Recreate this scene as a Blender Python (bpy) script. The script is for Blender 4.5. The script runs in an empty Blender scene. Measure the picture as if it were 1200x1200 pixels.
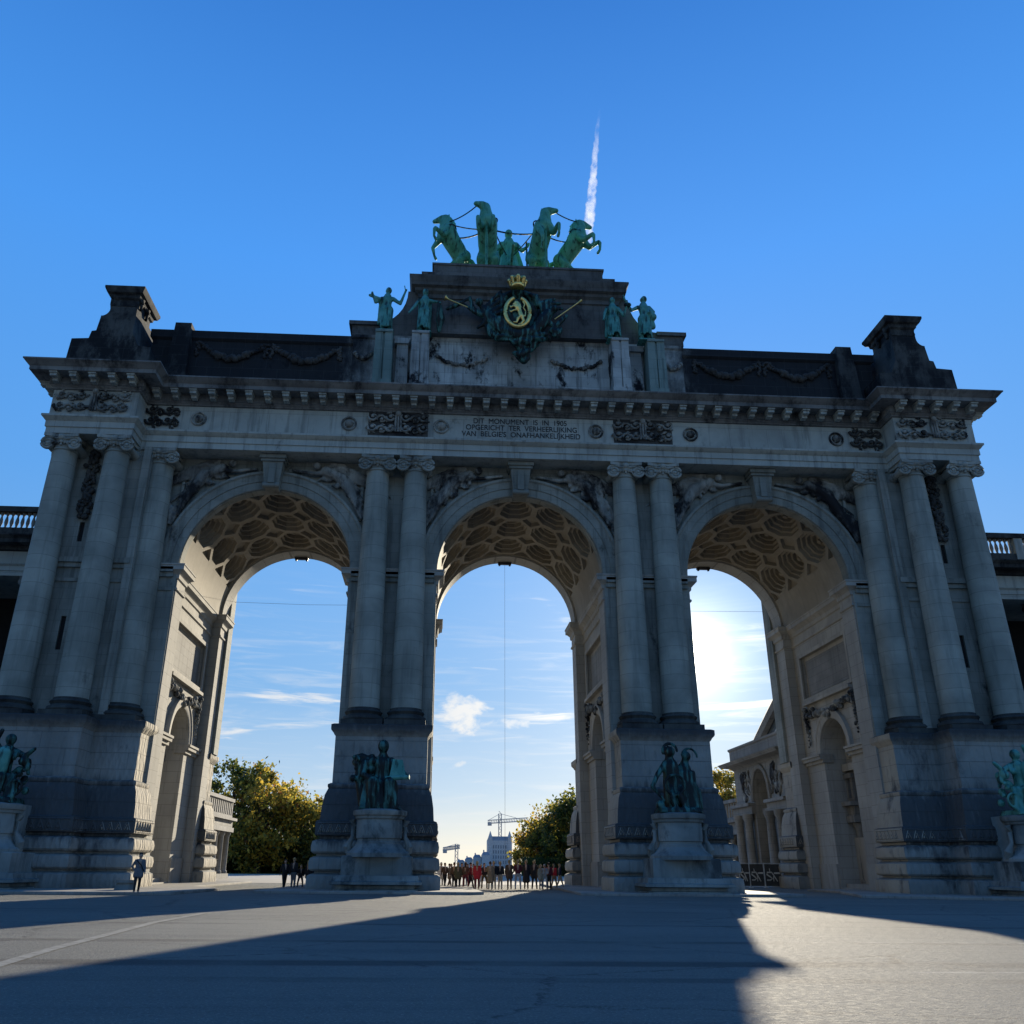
import bpy, bmesh, math, random
from mathutils import Vector, Matrix
sin, cos, pi, sqrt = math.sin, math.cos, math.pi, math.sqrt
scene = bpy.context.scene
col = scene.collection
SCALE = 1.2          # model units -> metres, applied to every top-level object at the end

# ------------------------------------------------------------------ camera model (fitted to the photograph)
CAM = dict(f=1014.466, cy=594.111, cx=-4.662, D=48.852, yaw=0.049, pitch=0.393, roll=0.009, px=566.692, ez=1.256)
def cam_axes():
    v = CAM
    R = Vector((cos(v['yaw']), -sin(v['yaw']), 0)); H = Vector((sin(v['yaw']), cos(v['yaw']), 0)); Z = Vector((0, 0, 1))
    F = H*cos(v['pitch'])+Z*sin(v['pitch']); U = -H*sin(v['pitch'])+Z*cos(v['pitch'])
    c, s = cos(v['roll']), sin(v['roll'])
    return R*c+U*s, -R*s+U*c, F
CR, CU, CF = cam_axes()
CP = Vector((CAM['cx'], -CAM['D'], CAM['ez']))
def ray(u, w):
    return (CR*(u-CAM['px'])/CAM['f']-CU*(w-CAM['cy'])/CAM['f']+CF).normalized()
def on_y(u, w, y):
    d = ray(u, w); return CP+d*((y-CP.y)/d.y)
def on_ground(u, w, z=0.0):
    d = ray(u, w); return CP+d*((z-CP.z)/d.z)
def az_el(u, w):
    d = ray(u, w); return math.atan2(d.x, d.y), math.asin(d.z)

# ------------------------------------------------------------------ node helpers
class N:
    def __init__(s, tree): s.t = tree; s.n = tree.nodes; s.l = tree.links
    def new(s, typ, **kw):
        n = s.n.new(typ)
        for k, v in kw.items(): setattr(n, k, v)
        return n
    def put(s, sock, v):
        if isinstance(v, bpy.types.NodeSocket): s.l.new(v, sock)
        elif v is not None:
            if isinstance(v, tuple) and len(v) == 3 and sock.type == 'RGBA': v = (*v, 1)
            sock.default_value = v
    def math(s, op, a, b=None, c=None, clamp=False):
        n = s.new('ShaderNodeMath', operation=op); n.use_clamp = clamp
        s.put(n.inputs[0], a)
        if b is not None: s.put(n.inputs[1], b)
        if c is not None: s.put(n.inputs[2], c)
        return n.outputs[0]
    def mix(s, f, a, b, mode='MIX'):
        n = s.new('ShaderNodeMix', data_type='RGBA', blend_type=mode)
        s.put(n.inputs[0], f); s.put(n.inputs[6], a); s.put(n.inputs[7], b)
        return n.outputs[2]
    def mixf(s, f, a, b):
        n = s.new('ShaderNodeMix', data_type='FLOAT')
        s.put(n.inputs[0], f); s.put(n.inputs[2], a); s.put(n.inputs[3], b)
        return n.outputs[0]
    def noise(s, vec, scale, detail=4, rough=.55, dist=0.0):
        n = s.new('ShaderNodeTexNoise'); s.put(n.inputs['Vector'], vec)
        n.inputs['Scale'].default_value = scale; n.inputs['Detail'].default_value = detail
        n.inputs['Roughness'].default_value = rough; n.inputs['Distortion'].default_value = dist
        return n.outputs['Fac']
    def ramp(s, f, lo, hi, smooth=True):
        n = s.new('ShaderNodeMapRange'); n.interpolation_type = 'SMOOTHSTEP' if smooth else 'LINEAR'
        s.put(n.inputs[0], f); n.inputs[1].default_value = lo; n.inputs[2].default_value = hi
        n.clamp = True
        return n.outputs[0]
    def sep(s, v):
        n = s.new('ShaderNodeSeparateXYZ'); s.put(n.inputs[0], v); return n.outputs
    def comb(s, x, y, z):
        n = s.new('ShaderNodeCombineXYZ'); s.put(n.inputs[0], x); s.put(n.inputs[1], y); s.put(n.inputs[2], z); return n.outputs[0]
    def scalev(s, v, sc):
        n = s.new('ShaderNodeVectorMath', operation='MULTIPLY'); s.put(n.inputs[0], v); n.inputs[1].default_value = sc; return n.outputs[0]

def new_mat(name):
    m = bpy.data.materials.new(name); m.use_nodes = True
    k = N(m.node_tree); b = m.node_tree.nodes['Principled BSDF']
    return m, k, b

def plain(name, color, rough=.7, metal=0.0, var=.25, scale=3.0, bump=0.0):
    m, k, b = new_mat(name)
    tc = k.new('ShaderNodeTexCoord').outputs['Object']
    n = k.noise(tc, scale, 5)
    f = k.ramp(n, .3, .7)
    c = k.mix(f, tuple(q*(1-var) for q in color), tuple(min(1, q*(1+var)) for q in color))
    k.put(b.inputs['Base Color'], c)
    b.inputs['Roughness'].default_value = rough; b.inputs['Metallic'].default_value = metal
    if bump:
        bn = k.new('ShaderNodeBump'); bn.inputs['Strength'].default_value = bump; bn.inputs['Distance'].default_value = .03
        k.put(bn.inputs['Height'], k.noise(tc, scale*6, 6)); k.put(b.inputs['Normal'], bn.outputs[0])
    return m

def stone(name, light, dark, soot=(.02, .02, .022), bw=1.3, bh=.62, amount=.45, soot_lo=.55, soot_hi=.75, soot_extra=None,
          streak=.5, mortar=.5, rough=.85, bump=.35, drums=False, xbias=None, carve=0.0, clean_side=False, mortar_col=None):
    """weathered ashlar: block joints, block to block variation, vertical rain streaks and soot patches"""
    m, k, b = new_mat(name)
    tcn = k.new('ShaderNodeTexCoord'); tc = tcn.outputs['Object']
    xyz = k.sep(tc)
    geo = k.new('ShaderNodeNewGeometry'); nrm = k.sep(geo.outputs['Normal'])
    side = k.math('GREATER_THAN', k.math('ABSOLUTE', nrm[0]), .7)
    inner = k.math('MULTIPLY', side, k.math('LESS_THAN', k.math('ABSOLUTE', xyz[0]), 21.4))
    u = k.mixf(side, xyz[0], xyz[1])
    rnd = k.new('ShaderNodeObjectInfo').outputs['Random']
    off = k.math('MULTIPLY', rnd, 37.0)
    vec = k.comb(k.math('ADD', u, 0.0 if not drums else off), xyz[2], 0.0)
    br = k.new('ShaderNodeTexBrick'); k.put(br.inputs['Vector'], vec)
    br.inputs['Scale'].default_value = 1.0
    br.inputs['Brick Width'].default_value = bw if not drums else 400.0
    br.inputs['Row Height'].default_value = bh
    br.inputs['Mortar Size'].default_value = .012; br.inputs['Mortar Smooth'].default_value = .3
    br.inputs['Color1'].default_value = (0, 0, 0, 1); br.inputs['Color2'].default_value = (1, 1, 1, 1); br.inputs['Mortar'].default_value = (.5, .5, .5, 1)
    bfac = k.sep(br.outputs['Color'])[0]
    nv = k.new('ShaderNodeVectorMath', operation='ADD'); k.put(nv.inputs[0], tc); k.put(nv.inputs[1], k.comb(off, off, 0.0))
    pos = nv.outputs[0]
    big = k.noise(pos, .28, 4, .6, .4)
    fine = k.noise(pos, 6.0, 6, .6)
    st = k.noise(k.scalev(pos, (2.2, 2.2, .16)), 1.0, 7, .68, .08)
    c = k.mix(k.ramp(big, .3, .7), dark, light)
    c = k.mix(k.math('MULTIPLY', k.ramp(bfac, 0, 1, False), amount), c, k.mix(.5, c, dark), 'MIX')
    c = k.mix(k.math('MULTIPLY', k.ramp(st, .48, .68), streak), c, tuple(q*.45 for q in dark))
    patch = k.noise(k.scalev(pos, (1, 1, .55)), .6, 8, .7, .15)
    sfac = k.ramp(patch, soot_lo, soot_hi)
    if soot_extra is not None:                      # soot that belongs to this height range of the stone (z0,z1, strength)
        for z0, z1, s_ in soot_extra:
            zz = k.math('ADD', xyz[2], k.math('MULTIPLY', k.math('SUBTRACT', st, .5), 2.2 if z1-z0 > 2 else .3)); band = k.math('MULTIPLY', k.ramp(zz, z0-.35, z0+.2), k.math('SUBTRACT', 1.0, k.ramp(zz, z1-.3, z1+.45)))
            sfac = k.math('MAXIMUM', sfac, k.math('MULTIPLY', k.math('SUBTRACT', 1.0, k.math('MULTIPLY', inner, .93)), k.math('MULTIPLY', band, k.math('MULTIPLY', s_, k.ramp(k.math('ADD', st, k.math('MULTIPLY', patch, .6)), .35, .75)))))
    if xbias is not None:                           # sooty parapet ends: soot mask grows beyond |x| > xbias[0]
        ax = k.math('ABSOLUTE', xyz[0])
        ex = k.ramp(k.math('ADD', ax, k.math('MULTIPLY', k.math('SUBTRACT', patch, .5), 9.0)), xbias[0], xbias[1])
        sfac = k.math('MAXIMUM', sfac, k.math('MULTIPLY', ex, xbias[2]))
    if clean_side: c = k.mix(inner, c, k.mix(k.ramp(big, .3, .7), (.33, .295, .24), (.44, .395, .31)))
    c = k.mix(sfac, c, soot)
    c = k.mix(k.math('MULTIPLY', k.math('SUBTRACT', fine, .5), .5), c, (.5, .48, .44), 'OVERLAY')
    c = k.mix(k.math('MULTIPLY', br.outputs['Fac'], mortar), c, mortar_col or tuple(q*.35 for q in dark))
    k.put(b.inputs['Base Color'], c)
    b.inputs['Roughness'].default_value = rough
    b.inputs['Specular IOR Level'].default_value = .25
    h = k.math('SUBTRACT', k.math('MULTIPLY', fine, .5), k.math('MULTIPLY', br.outputs['Fac'], .8))
    if carve:
        vo = k.new('ShaderNodeTexVoronoi'); k.put(vo.inputs['Vector'], k.scalev(tc, (2.2, 2.2, .8))); vo.inputs['Scale'].default_value = 2.2
        h = k.math('ADD', h, k.math('MULTIPLY', vo.outputs['Distance'], carve))
    bn = k.new('ShaderNodeBump'); bn.inputs['Strength'].default_value = bump; bn.inputs['Distance'].default_value = .05
    k.put(bn.inputs['Height'], h); k.put(b.inputs['Normal'], bn.outputs[0])
    return m

def patina(name, a, b_, dark, dlo=.45, dhi=.62, rough=.6, metal=.3):
    m, k, b = new_mat(name)
    tc = k.new('ShaderNodeTexCoord').outputs['Object']
    n1 = k.noise(tc, 1.6, 5, .6, .5); n2 = k.noise(k.scalev(tc, (4, 4, .8)), 1.2, 5)
    c = k.mix(k.ramp(n1, .35, .65), a, b_)
    c = k.mix(k.ramp(n2, dlo, dhi), c, dark)
    k.put(b.inputs['Base Color'], c); b.inputs['Roughness'].default_value = rough; b.inputs['Metallic'].default_value = metal
    bn = k.new('ShaderNodeBump'); bn.inputs['Strength'].default_value = .4; bn.inputs['Distance'].default_value = .05
    k.put(bn.inputs['Height'], k.noise(tc, 7, 5)); k.put(b.inputs['Normal'], bn.outputs[0])
    return m

M = {}
M['facade'] = stone('weathered_grey_stone', (.33, .34, .30), (.19, .20, .175), soot_lo=.57, soot_hi=.74, streak=.6, amount=.5, mortar=.4)
M['facade_base'] = stone('sooty_base_stone', (.34, .34, .31), (.21, .215, .20), soot=(.055, .06, .065), streak=.2, bw=2.6, bh=.82, amount=.35, soot_lo=.52, soot_hi=.72,
                         soot_extra=[(2.45, 5.1, .86), (7.9, 9.6, .95)], bump=.9, carve=1.2, clean_side=True)
M['column'] = stone('column_drum_stone', (.40, .415, .36), (.22, .235, .205), bh=.81, soot_lo=.64, soot_hi=.85, streak=.35, amount=.65, mortar=.55, drums=True, bump=.15)
M['column_dark'] = stone('sooty_column_base_stone', (.10, .11, .10), (.05, .055, .055), bh=3, soot_lo=.4, soot_hi=.7, drums=True)
M['cream'] = stone('cream_limestone', (.43, .41, .36), (.31, .295, .26), soot=(.10, .09, .075), bw=1.5, bh=.66, amount=.35, soot_lo=.66, soot_hi=.85, streak=.25, mortar=.55)
M['cream_plain'] = stone('cream_carved_limestone', (.44, .415, .36), (.30, .285, .25), soot=(.08, .07, .06), bw=90, bh=90, mortar=0, soot_lo=.6, soot_hi=.8, streak=.4)
M['soffit'] = stone('coffered_vault_stone', (.35, .31, .24), (.24, .21, .16), soot=(.09, .07, .05), bw=90, bh=90, mortar=0, soot_lo=.62, soot_hi=.85, streak=.2)
M['entab'] = stone('entablature_stone', (.48, .50, .445), (.31, .325, .295), bw=2.4, bh=9.0, amount=.3, soot_lo=.58, soot_hi=.8, streak=.55, mortar=.5)
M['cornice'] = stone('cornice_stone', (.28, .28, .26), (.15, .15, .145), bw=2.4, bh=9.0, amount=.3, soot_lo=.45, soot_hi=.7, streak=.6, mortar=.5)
M['capital'] = stone('capital_stone', (.42, .43, .38), (.22, .23, .205), bw=90, bh=90, mortar=0, soot_lo=.55, soot_hi=.72, streak=.6)
M['relief'] = stone('carved_relief_stone', (.46, .46, .41), (.13, .13, .12), bw=90, bh=90, mortar=0, soot_lo=.45, soot_hi=.6, streak=.6)
M['relief_dark'] = stone('sooty_carved_stone', (.10, .095, .085), (.04, .04, .04), bw=90, bh=90, mortar=0, soot_lo=.45, soot_hi=.65, streak=.6)
M['attic'] = stone('attic_stone', (.56, .60, .57), (.22, .235, .225), soot=(.012, .014, .018), bw=1.5, bh=.72, amount=.75, soot_lo=.53, soot_hi=.62, streak=.75, mortar=.45, xbias=(8.0, 12.0, .97), mortar_col=(.07, .08, .085))
M['attic_block'] = stone('sooty_block_stone', (.17, .175, .165), (.085, .088, .085), soot=(.02, .02, .022), bw=1.6, bh=.75, amount=.5, soot_lo=.5, soot_hi=.7, streak=.6, mortar=.5)
M['attic_black'] = stone('black_crusted_stone', (.11, .115, .105), (.045, .047, .046), soot=(.012, .013, .015), bw=1.6, bh=.75, amount=.6, soot_lo=.42, soot_hi=.58, streak=.5, mortar=.35, mortar_col=(.08, .09, .09))
M['green_stained'] = stone('copper_stained_stone', (.26, .34, .31), (.13, .2, .185), soot=(.03, .05, .05), bw=1.5, bh=.72, amount=.4, soot_lo=.58, soot_hi=.75, streak=.7, mortar=.5)
M['pedestal'] = stone('bluestone_pedestal', (.33, .36, .34), (.15, .17, .165), soot=(.06, .07, .072), bw=90, bh=90, mortar=0, soot_lo=.50, soot_hi=.66, streak=.5)
M['far_stone'] = stone('pale_museum_stone', (.30, .29, .265), (.19, .185, .17), bw=1.2, bh=.5, soot_lo=.6, soot_hi=.8)
M['bronze'] = patina('bright_copper_patina', (.065, .29, .18), (.12, .40, .27), (.02, .08, .05), .50, .68)
M['bronze_dark'] = patina('dark_copper_patina', (.02, .075, .065), (.06, .2, .175), (.006, .012, .012), .40, .54)
M['bronze_teal'] = patina('teal_copper_patina', (.06, .24, .2), (.12, .36, .3), (.02, .06, .05), .5, .66)
M['gold'] = plain('gilding', (.85, .62, .22), .35, .9, .2, 6)
M['black_metal'] = plain('black_metal', (.02, .02, .022), .5, .3)
M['dark_void'] = plain('interior_shade_black', (.010, .010, .010), .9)  # near-black base colour stands in for the shade inside openings
M['carved_letter'] = plain('blackened_lettering', (.03, .03, .032), .8)
M['cable'] = plain('grey_cable', (.10, .10, .11), .6)

# ------------------------------------------------------------------ mesh builder
class MB:
    def __init__(s): s.v = []; s.f = []
    def add(s, vs, fs):
        o = len(s.v); s.v += [tuple(p) for p in vs]; s.f += [tuple(i+o for i in f) for f in fs]; return s
    def box(s, x0, x1, y0, y1, z0, z1):
        x0, x1 = min(x0, x1), max(x0, x1)
        v = [(x0, y0, z0), (x1, y0, z0), (x1, y1, z0), (x0, y1, z0), (x0, y0, z1), (x1, y0, z1), (x1, y1, z1), (x0, y1, z1)]
        return s.add(v, [(0, 3, 2, 1), (4, 5, 6, 7), (0, 1, 5, 4), (1, 2, 6, 5), (2, 3, 7, 6), (3, 0, 4, 7)])
    def taper(s, x0, x1, y0, y1, z0, z1, t, ty=None):
        ty = t if ty is None else ty
        v = [(x0, y0, z0), (x1, y0, z0), (x1, y1, z0), (x0, y1, z0), (x0+t, y0+ty, z1), (x1-t, y0+ty, z1), (x1-t, y1-ty, z1), (x0+t, y1-ty, z1)]
        return s.add(v, [(0, 3, 2, 1), (4, 5, 6, 7), (0, 1, 5, 4), (1, 2, 6, 5), (2, 3, 7, 6), (3, 0, 4, 7)])
    def prism(s, poly, z0, z1):
        n = len(poly)
        if area(poly) < 0: poly = poly[::-1]
        v = [(x, y, z0) for x, y in poly]+[(x, y, z1) for x, y in poly]
        return s.add(v, [tuple(range(n-1, -1, -1)), tuple(range(n, 2*n))]+[(i, (i+1) % n, (i+1) % n+n, i+n) for i in range(n)])
    def extr(s, poly, y0, y1):                      # outline in x,z extruded along y
        n = len(poly)
        if area(poly) < 0: poly = poly[::-1]
        v = [(x, y0, z) for x, z in poly]+[(x, y1, z) for x, z in poly]
        return s.add(v, [tuple(range(n)), tuple(range(2*n-1, n-1, -1))]+[(i+n, (i+1) % n+n, (i+1) % n, i) for i in range(n)])
    def sweep(s, poly, prof, cap=True):
        """closed plan polygon swept with an (offset, z) profile, mitred corners"""
        if area(poly) < 0: poly = poly[::-1]
        n = len(poly); mit = []
        for i in range(n):
            a, b, c = Vector(poly[i-1]), Vector(poly[i]), Vector(poly[(i+1) % n])
            d1 = (b-a).normalized(); d2 = (c-b).normalized()
            n1 = Vector((d1.y, -d1.x)); n2 = Vector((d2.y, -d2.x))
            m = n1+n2; mit.append(m/(max(.2, m.dot(n1))))
        v = []; f = []
        for off, z in prof:
            for i in range(n): v.append((poly[i][0]+mit[i].x*off, poly[i][1]+mit[i].y*off, z))
        for j in range(len(prof)-1):
            for i in range(n):
                k = (i+1) % n; f.append((j*n+i, j*n+k, (j+1)*n+k, (j+1)*n+i))
        if cap:
            f.append(tuple(range(n-1, -1, -1))); f.append(tuple((len(prof)-1)*n+i for i in range(n)))
        return s.add(v, f)
    def lathe(s, cx, cy, prof, n=24, a0=0.0, a1=2*pi):
        full = abs(a1-a0-2*pi) < 1e-6; cnt = n if full else n+1
        v = [(cx+r*cos(a0+(a1-a0)*i/n), cy+r*sin(a0+(a1-a0)*i/n), z) for r, z in prof for i in range(cnt)]
        f = []
        for j in range(len(prof)-1):
            for i in range(n):
                k = (i+1) % cnt; f.append((j*cnt+i, j*cnt+k, (j+1)*cnt+k, (j+1)*cnt+i))
        f.append(tuple(range(cnt-1, -1, -1))); f.append(tuple((len(prof)-1)*cnt+i for i in range(cnt)))
        return s.add(v, f)
    def tube(s, pts, r, n=8, closed=False):
        pts = [Vector(p) for p in pts]; m = len(pts)
        rs = r if isinstance(r, (list, tuple)) else [r]*m
        v = []; up = Vector((0, 0, 1))
        for i, p in enumerate(pts):
            a = pts[i-1] if (i > 0 or closed) else p; b = pts[(i+1) % m] if (i < m-1 or closed) else p
            t = (b-a); t = t.normalized() if t.length > 1e-9 else Vector((0, 0, 1))
            x = t.cross(up)
            if x.length < .05: x = t.cross(Vector((0, 1, 0)))
            x.normalize(); y = t.cross(x)
            for k in range(n):
                an = 2*pi*k/n; v.append(p+(x*cos(an)+y*sin(an))*rs[i])
        f = []
        for i in range(m if closed else m-1):
            j = (i+1) % m
            for k in range(n): f.append((i*n+k, i*n+(k+1) % n, j*n+(k+1) % n, j*n+k))
        if not closed: f.append(tuple(range(n-1, -1, -1))); f.append(tuple((m-1)*n+k for k in range(n)))
        return s.add(v, f)
    def ball(s, c, r, n=10, sq=(1, 1, 1)):
        v = []; f = []
        m = n//2+1
        for j in range(m+1):
            ph = pi*j/m
            for i in range(n): v.append((c[0]+r*sq[0]*sin(ph)*cos(2*pi*i/n), c[1]+r*sq[1]*sin(ph)*sin(2*pi*i/n), c[2]+r*sq[2]*cos(ph)))
        for j in range(m):
            for i in range(n): f.append((j*n+i, j*n+(i+1) % n, (j+1)*n+(i+1) % n, (j+1)*n+i)[::-1])
        return s.add(v, f)
    def capsule(s, a, ra, b, rb, n=10):
        a, b = Vector(a), Vector(b); d = b-a; L = d.length
        if L < 1e-6: return s.ball(a, ra, n)
        q = Vector((0, 0, 1)).rotation_difference(d.normalized())
        prof = []
        for i in range(5): t = -pi/2+pi/2*i/4; prof.append((ra*cos(t), ra*sin(t)))
        for i in range(5): t = pi/2*i/4; prof.append((rb*cos(t), L+rb*sin(t)))
        v = []; f = []
        for r, z in prof:
            for i in range(n): v.append(a+q@Vector((max(r, 1e-4)*cos(2*pi*i/n), max(r, 1e-4)*sin(2*pi*i/n), z)))
        for j in range(len(prof)-1):
            for i in range(n): f.append((j*n+i, j*n+(i+1) % n, (j+1)*n+(i+1) % n, (j+1)*n+i))
        f.append(tuple(range(n-1, -1, -1))); f.append(tuple((len(prof)-1)*n+i for i in range(n)))
        return s.add(v, f)
    def xf(s, mat):
        s.v = [tuple(mat @ Vector(p)) for p in s.v]; return s
    def mesh(s, name):
        me = bpy.data.meshes.new(name); me.from_pydata(s.v, [], s.f); me.update(); return me
    def build(s, name, mat, parent=None, smooth=35, fix=False, loc=None):
        me = s.mesh(name)
        if fix:
            bm = bmesh.new(); bm.from_mesh(me); bmesh.ops.recalc_face_normals(bm, faces=bm.faces); bm.to_mesh(me); bm.free()
        return link(name, me, mat, parent, smooth, loc)

def area(p):
    return .5*sum(p[i][0]*p[(i+1) % len(p)][1]-p[(i+1) % len(p)][0]*p[i][1] for i in range(len(p)))
def link(name, me, mat, parent=None, smooth=35, loc=None):
    if mat is not None: me.materials.clear(); me.materials.append(mat)
    if smooth:
        me.polygons.foreach_set('use_smooth', [True]*len(me.polygons)); me.set_sharp_from_angle(angle=math.radians(smooth))
    o = bpy.data.objects.new(name, me); col.objects.link(o)
    if loc is not None: o.location = loc
    if parent is not None: o.parent = parent
    return o
def tag(o, label, cat, group=None, kind=None):
    if label: o['label'] = label
    if cat: o['category'] = cat
    if group: o['group'] = group
    if kind: o['kind'] = kind
    return o
def empty(name, loc=(0, 0, 0), rz=0, label=None, cat=None, group=None):
    o = bpy.data.objects.new(name, None); col.objects.link(o); o.location = loc; o.rotation_euler = (0, 0, rz)
    return tag(o, label, cat, group)
def copy_tree(o, parent=None):
    c = o.copy(); col.objects.link(c); c.parent = parent
    for ch in list(o.children): copy_tree(ch, c)
    return c
def apply_mods(o):
    dg = bpy.context.evaluated_depsgraph_get(); dg.update()
    me = bpy.data.meshes.new_from_object(o.evaluated_get(dg)); o.modifiers.clear(); o.data = me; return o
def boolean(o, cutters):
    cs = []
    for i, c in enumerate(cutters):
        me = c.mesh('cutter'); b = bmesh.new(); b.from_mesh(me); bmesh.ops.recalc_face_normals(b, faces=b.faces); b.to_mesh(me); b.free()
        co = bpy.data.objects.new('cutter', me); col.objects.link(co); cs.append(co)
        m = o.modifiers.new('cut', 'BOOLEAN'); m.operation = 'DIFFERENCE'; m.solver = 'EXACT'; m.object = co
    apply_mods(o)
    for c in cs: bpy.data.objects.remove(c)
    return o
def blob(mb, voxel, smooth=2):
    """one continuous skin round overlapping capsules (voxel remesh)"""
    me = mb.mesh('blob'); o = bpy.data.objects.new('blob', me); col.objects.link(o)
    m = o.modifiers.new('r', 'REMESH'); m.mode = 'VOXEL'; m.voxel_size = voxel; m.adaptivity = 0
    if smooth:
        sm = o.modifiers.new('s', 'SMOOTH'); sm.factor = .6; sm.iterations = smooth
    dg = bpy.context.evaluated_depsgraph_get(); dg.update()
    out = bpy.data.meshes.new_from_object(o.evaluated_get(dg)); bpy.data.objects.remove(o)
    return out
def mirror_mesh(me):
    m2 = me.copy(); m2.transform(Matrix.Scale(-1, 4, (1, 0, 0))); m2.flip_normals(); return m2
def chain(mb, pts, n=9):
    for (a, ra), (b, rb) in zip(pts[:-1], pts[1:]): mb.capsule(a, ra, b, rb, n)
    return mb

# ================================================================== THE ARCH
BAY = 15.2; R0 = 5.0; SPR = 17.5
YF, YB = .6, 13.4
arch = empty('triumphal_arch', (0, 0, 0), 0, 'huge grey stone triumphal arch with three coffered archways and paired columns', 'monument')

def scrollwork(mb, x0, x1, z0, z1, y, seed, step=.55, r=.06, depth=.12):
    rnd = random.Random(seed); x = x0+step*.5; flip = 1
    while x < x1-step*.3:
        cz = (z0+z1)/2+flip*(z1-z0)*.12; R = min((z1-z0)*.38, step*.85)
        pts = []; rs = []
        for i in range(13):
            t = i/12; a = flip*(t*2.1*pi)+rnd.uniform(-.1, .1); rr = R*(1-.75*t)
            pts.append((x+rr*cos(a+pi), y-depth*.5*(1-.3*t), cz+rr*sin(a+pi))); rs.append(r*(1.2-.5*t))
        mb.tube(pts, rs, 6)
        mb.ball((x, y-depth*.7, cz), r*1.5, 8)
        for q in range(3):
            a = rnd.uniform(0, 2*pi); mb.capsule((x+R*cos(a), y-.04, cz+R*sin(a)), r, (x+R*1.35*cos(a+.3), y-.03, cz+R*1.2*sin(a+.3)), r*.5, 6)
        x += step; flip = -flip
    return mb

def pier_plan(xi, xo, t=.6):
    """H shaped plan between jamb xi and xo with recessed flanks"""
    return [(xi, YF), (xo, YF), (xo, 2.2), (xo-t, 2.2), (xo-t, 11.8), (xo, 11.8), (xo, YB), (xi, YB), (xi, 11.8), (xi+t, 11.8), (xi+t, 2.2), (xi, 2.2)]

BASE_PROF = [(0.81, 0.0), (0.85, 0.1), (0.86, 0.5), (0.83, 0.74), (0.68, 0.82), (0.52, 0.86), (0.52, 0.94), (0.7, 0.97), (0.78, 1.05), (0.8, 1.3), (0.76, 1.54), (0.6, 1.62), (0.48, 1.66), (0.48, 1.74), (0.64, 1.77), (0.73, 1.86), (0.75, 2.1), (0.7, 2.34), (0.52, 2.42), (0.38, 2.46), (0.38, 2.58),
             (0.6, 2.62), (0.62, 2.66), (0.62, 3.24), (0.6, 3.3), (0.45, 3.36), (0.44, 3.4), (0.4, 4.0), (0.3, 4.6), (0.16, 4.92), (0.2, 5.0), (0.2, 5.12), (0.06, 5.2)]
DIE_PROF = [(.0, 5.19), (.0, 7.6), (.06, 7.66), (.10, 7.75), (.22, 7.88), (.24, 7.95), (.24, 8.18), (.1, 8.24)]
IMPOST_PROF = [(.02, 15.95), (.10, 16.0), (.10, 16.1), (.03, 16.15), (.03, 16.62), (.12, 16.68), (.14, 16.9), (.30, 17.08), (.42, 17.14), (.42, 17.38), (.46, 17.42), (.46, 17.5), (.02, 17.53)]

def pedestal_block(parent, poly):
    b = MB().sweep(poly, BASE_PROF).build('rusticated_base', M['facade_base'], parent, 30)
    MB().sweep(poly, DIE_PROF).build('column_pedestal', M['facade_base'], b, 30)
    if area(poly) < 0: poly = poly[::-1]
    cb = MB(); n = len(poly)
    for i in range(n):
        a_, c_ = Vector(poly[i]), Vector(poly[(i+1) % n]); d = (c_-a_).normalized(); nn = Vector((d.y, -d.x)); L = (c_-a_).length
        if L < .9: continue
        cnt = int((L+1.0)/.42)
        for q in range(cnt):
            p = a_+d*(-.5+.42*(q+.5))+nn*.615
            cb.capsule((p.x-d.x*.14, p.y-d.y*.14, 2.78), .045, (p.x, p.y, 3.12), .05, 6); cb.capsule((p.x+d.x*.14, p.y+d.y*.14, 2.78), .045, (p.x, p.y, 3.12), .05, 6); cb.ball((p.x, p.y, 2.84), .085, 6)
        for z_ in (2.7, 3.2): cb.tube([(a_.x-d.x*.5+nn.x*.62, a_.y-d.y*.5+nn.y*.62, z_), (c_.x+d.x*.5+nn.x*.62, c_.y+d.y*.5+nn.y*.62, z_)], .035, 4)
    cb.build('carved_band', M['facade_base'], b, 40)
    return b

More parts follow.
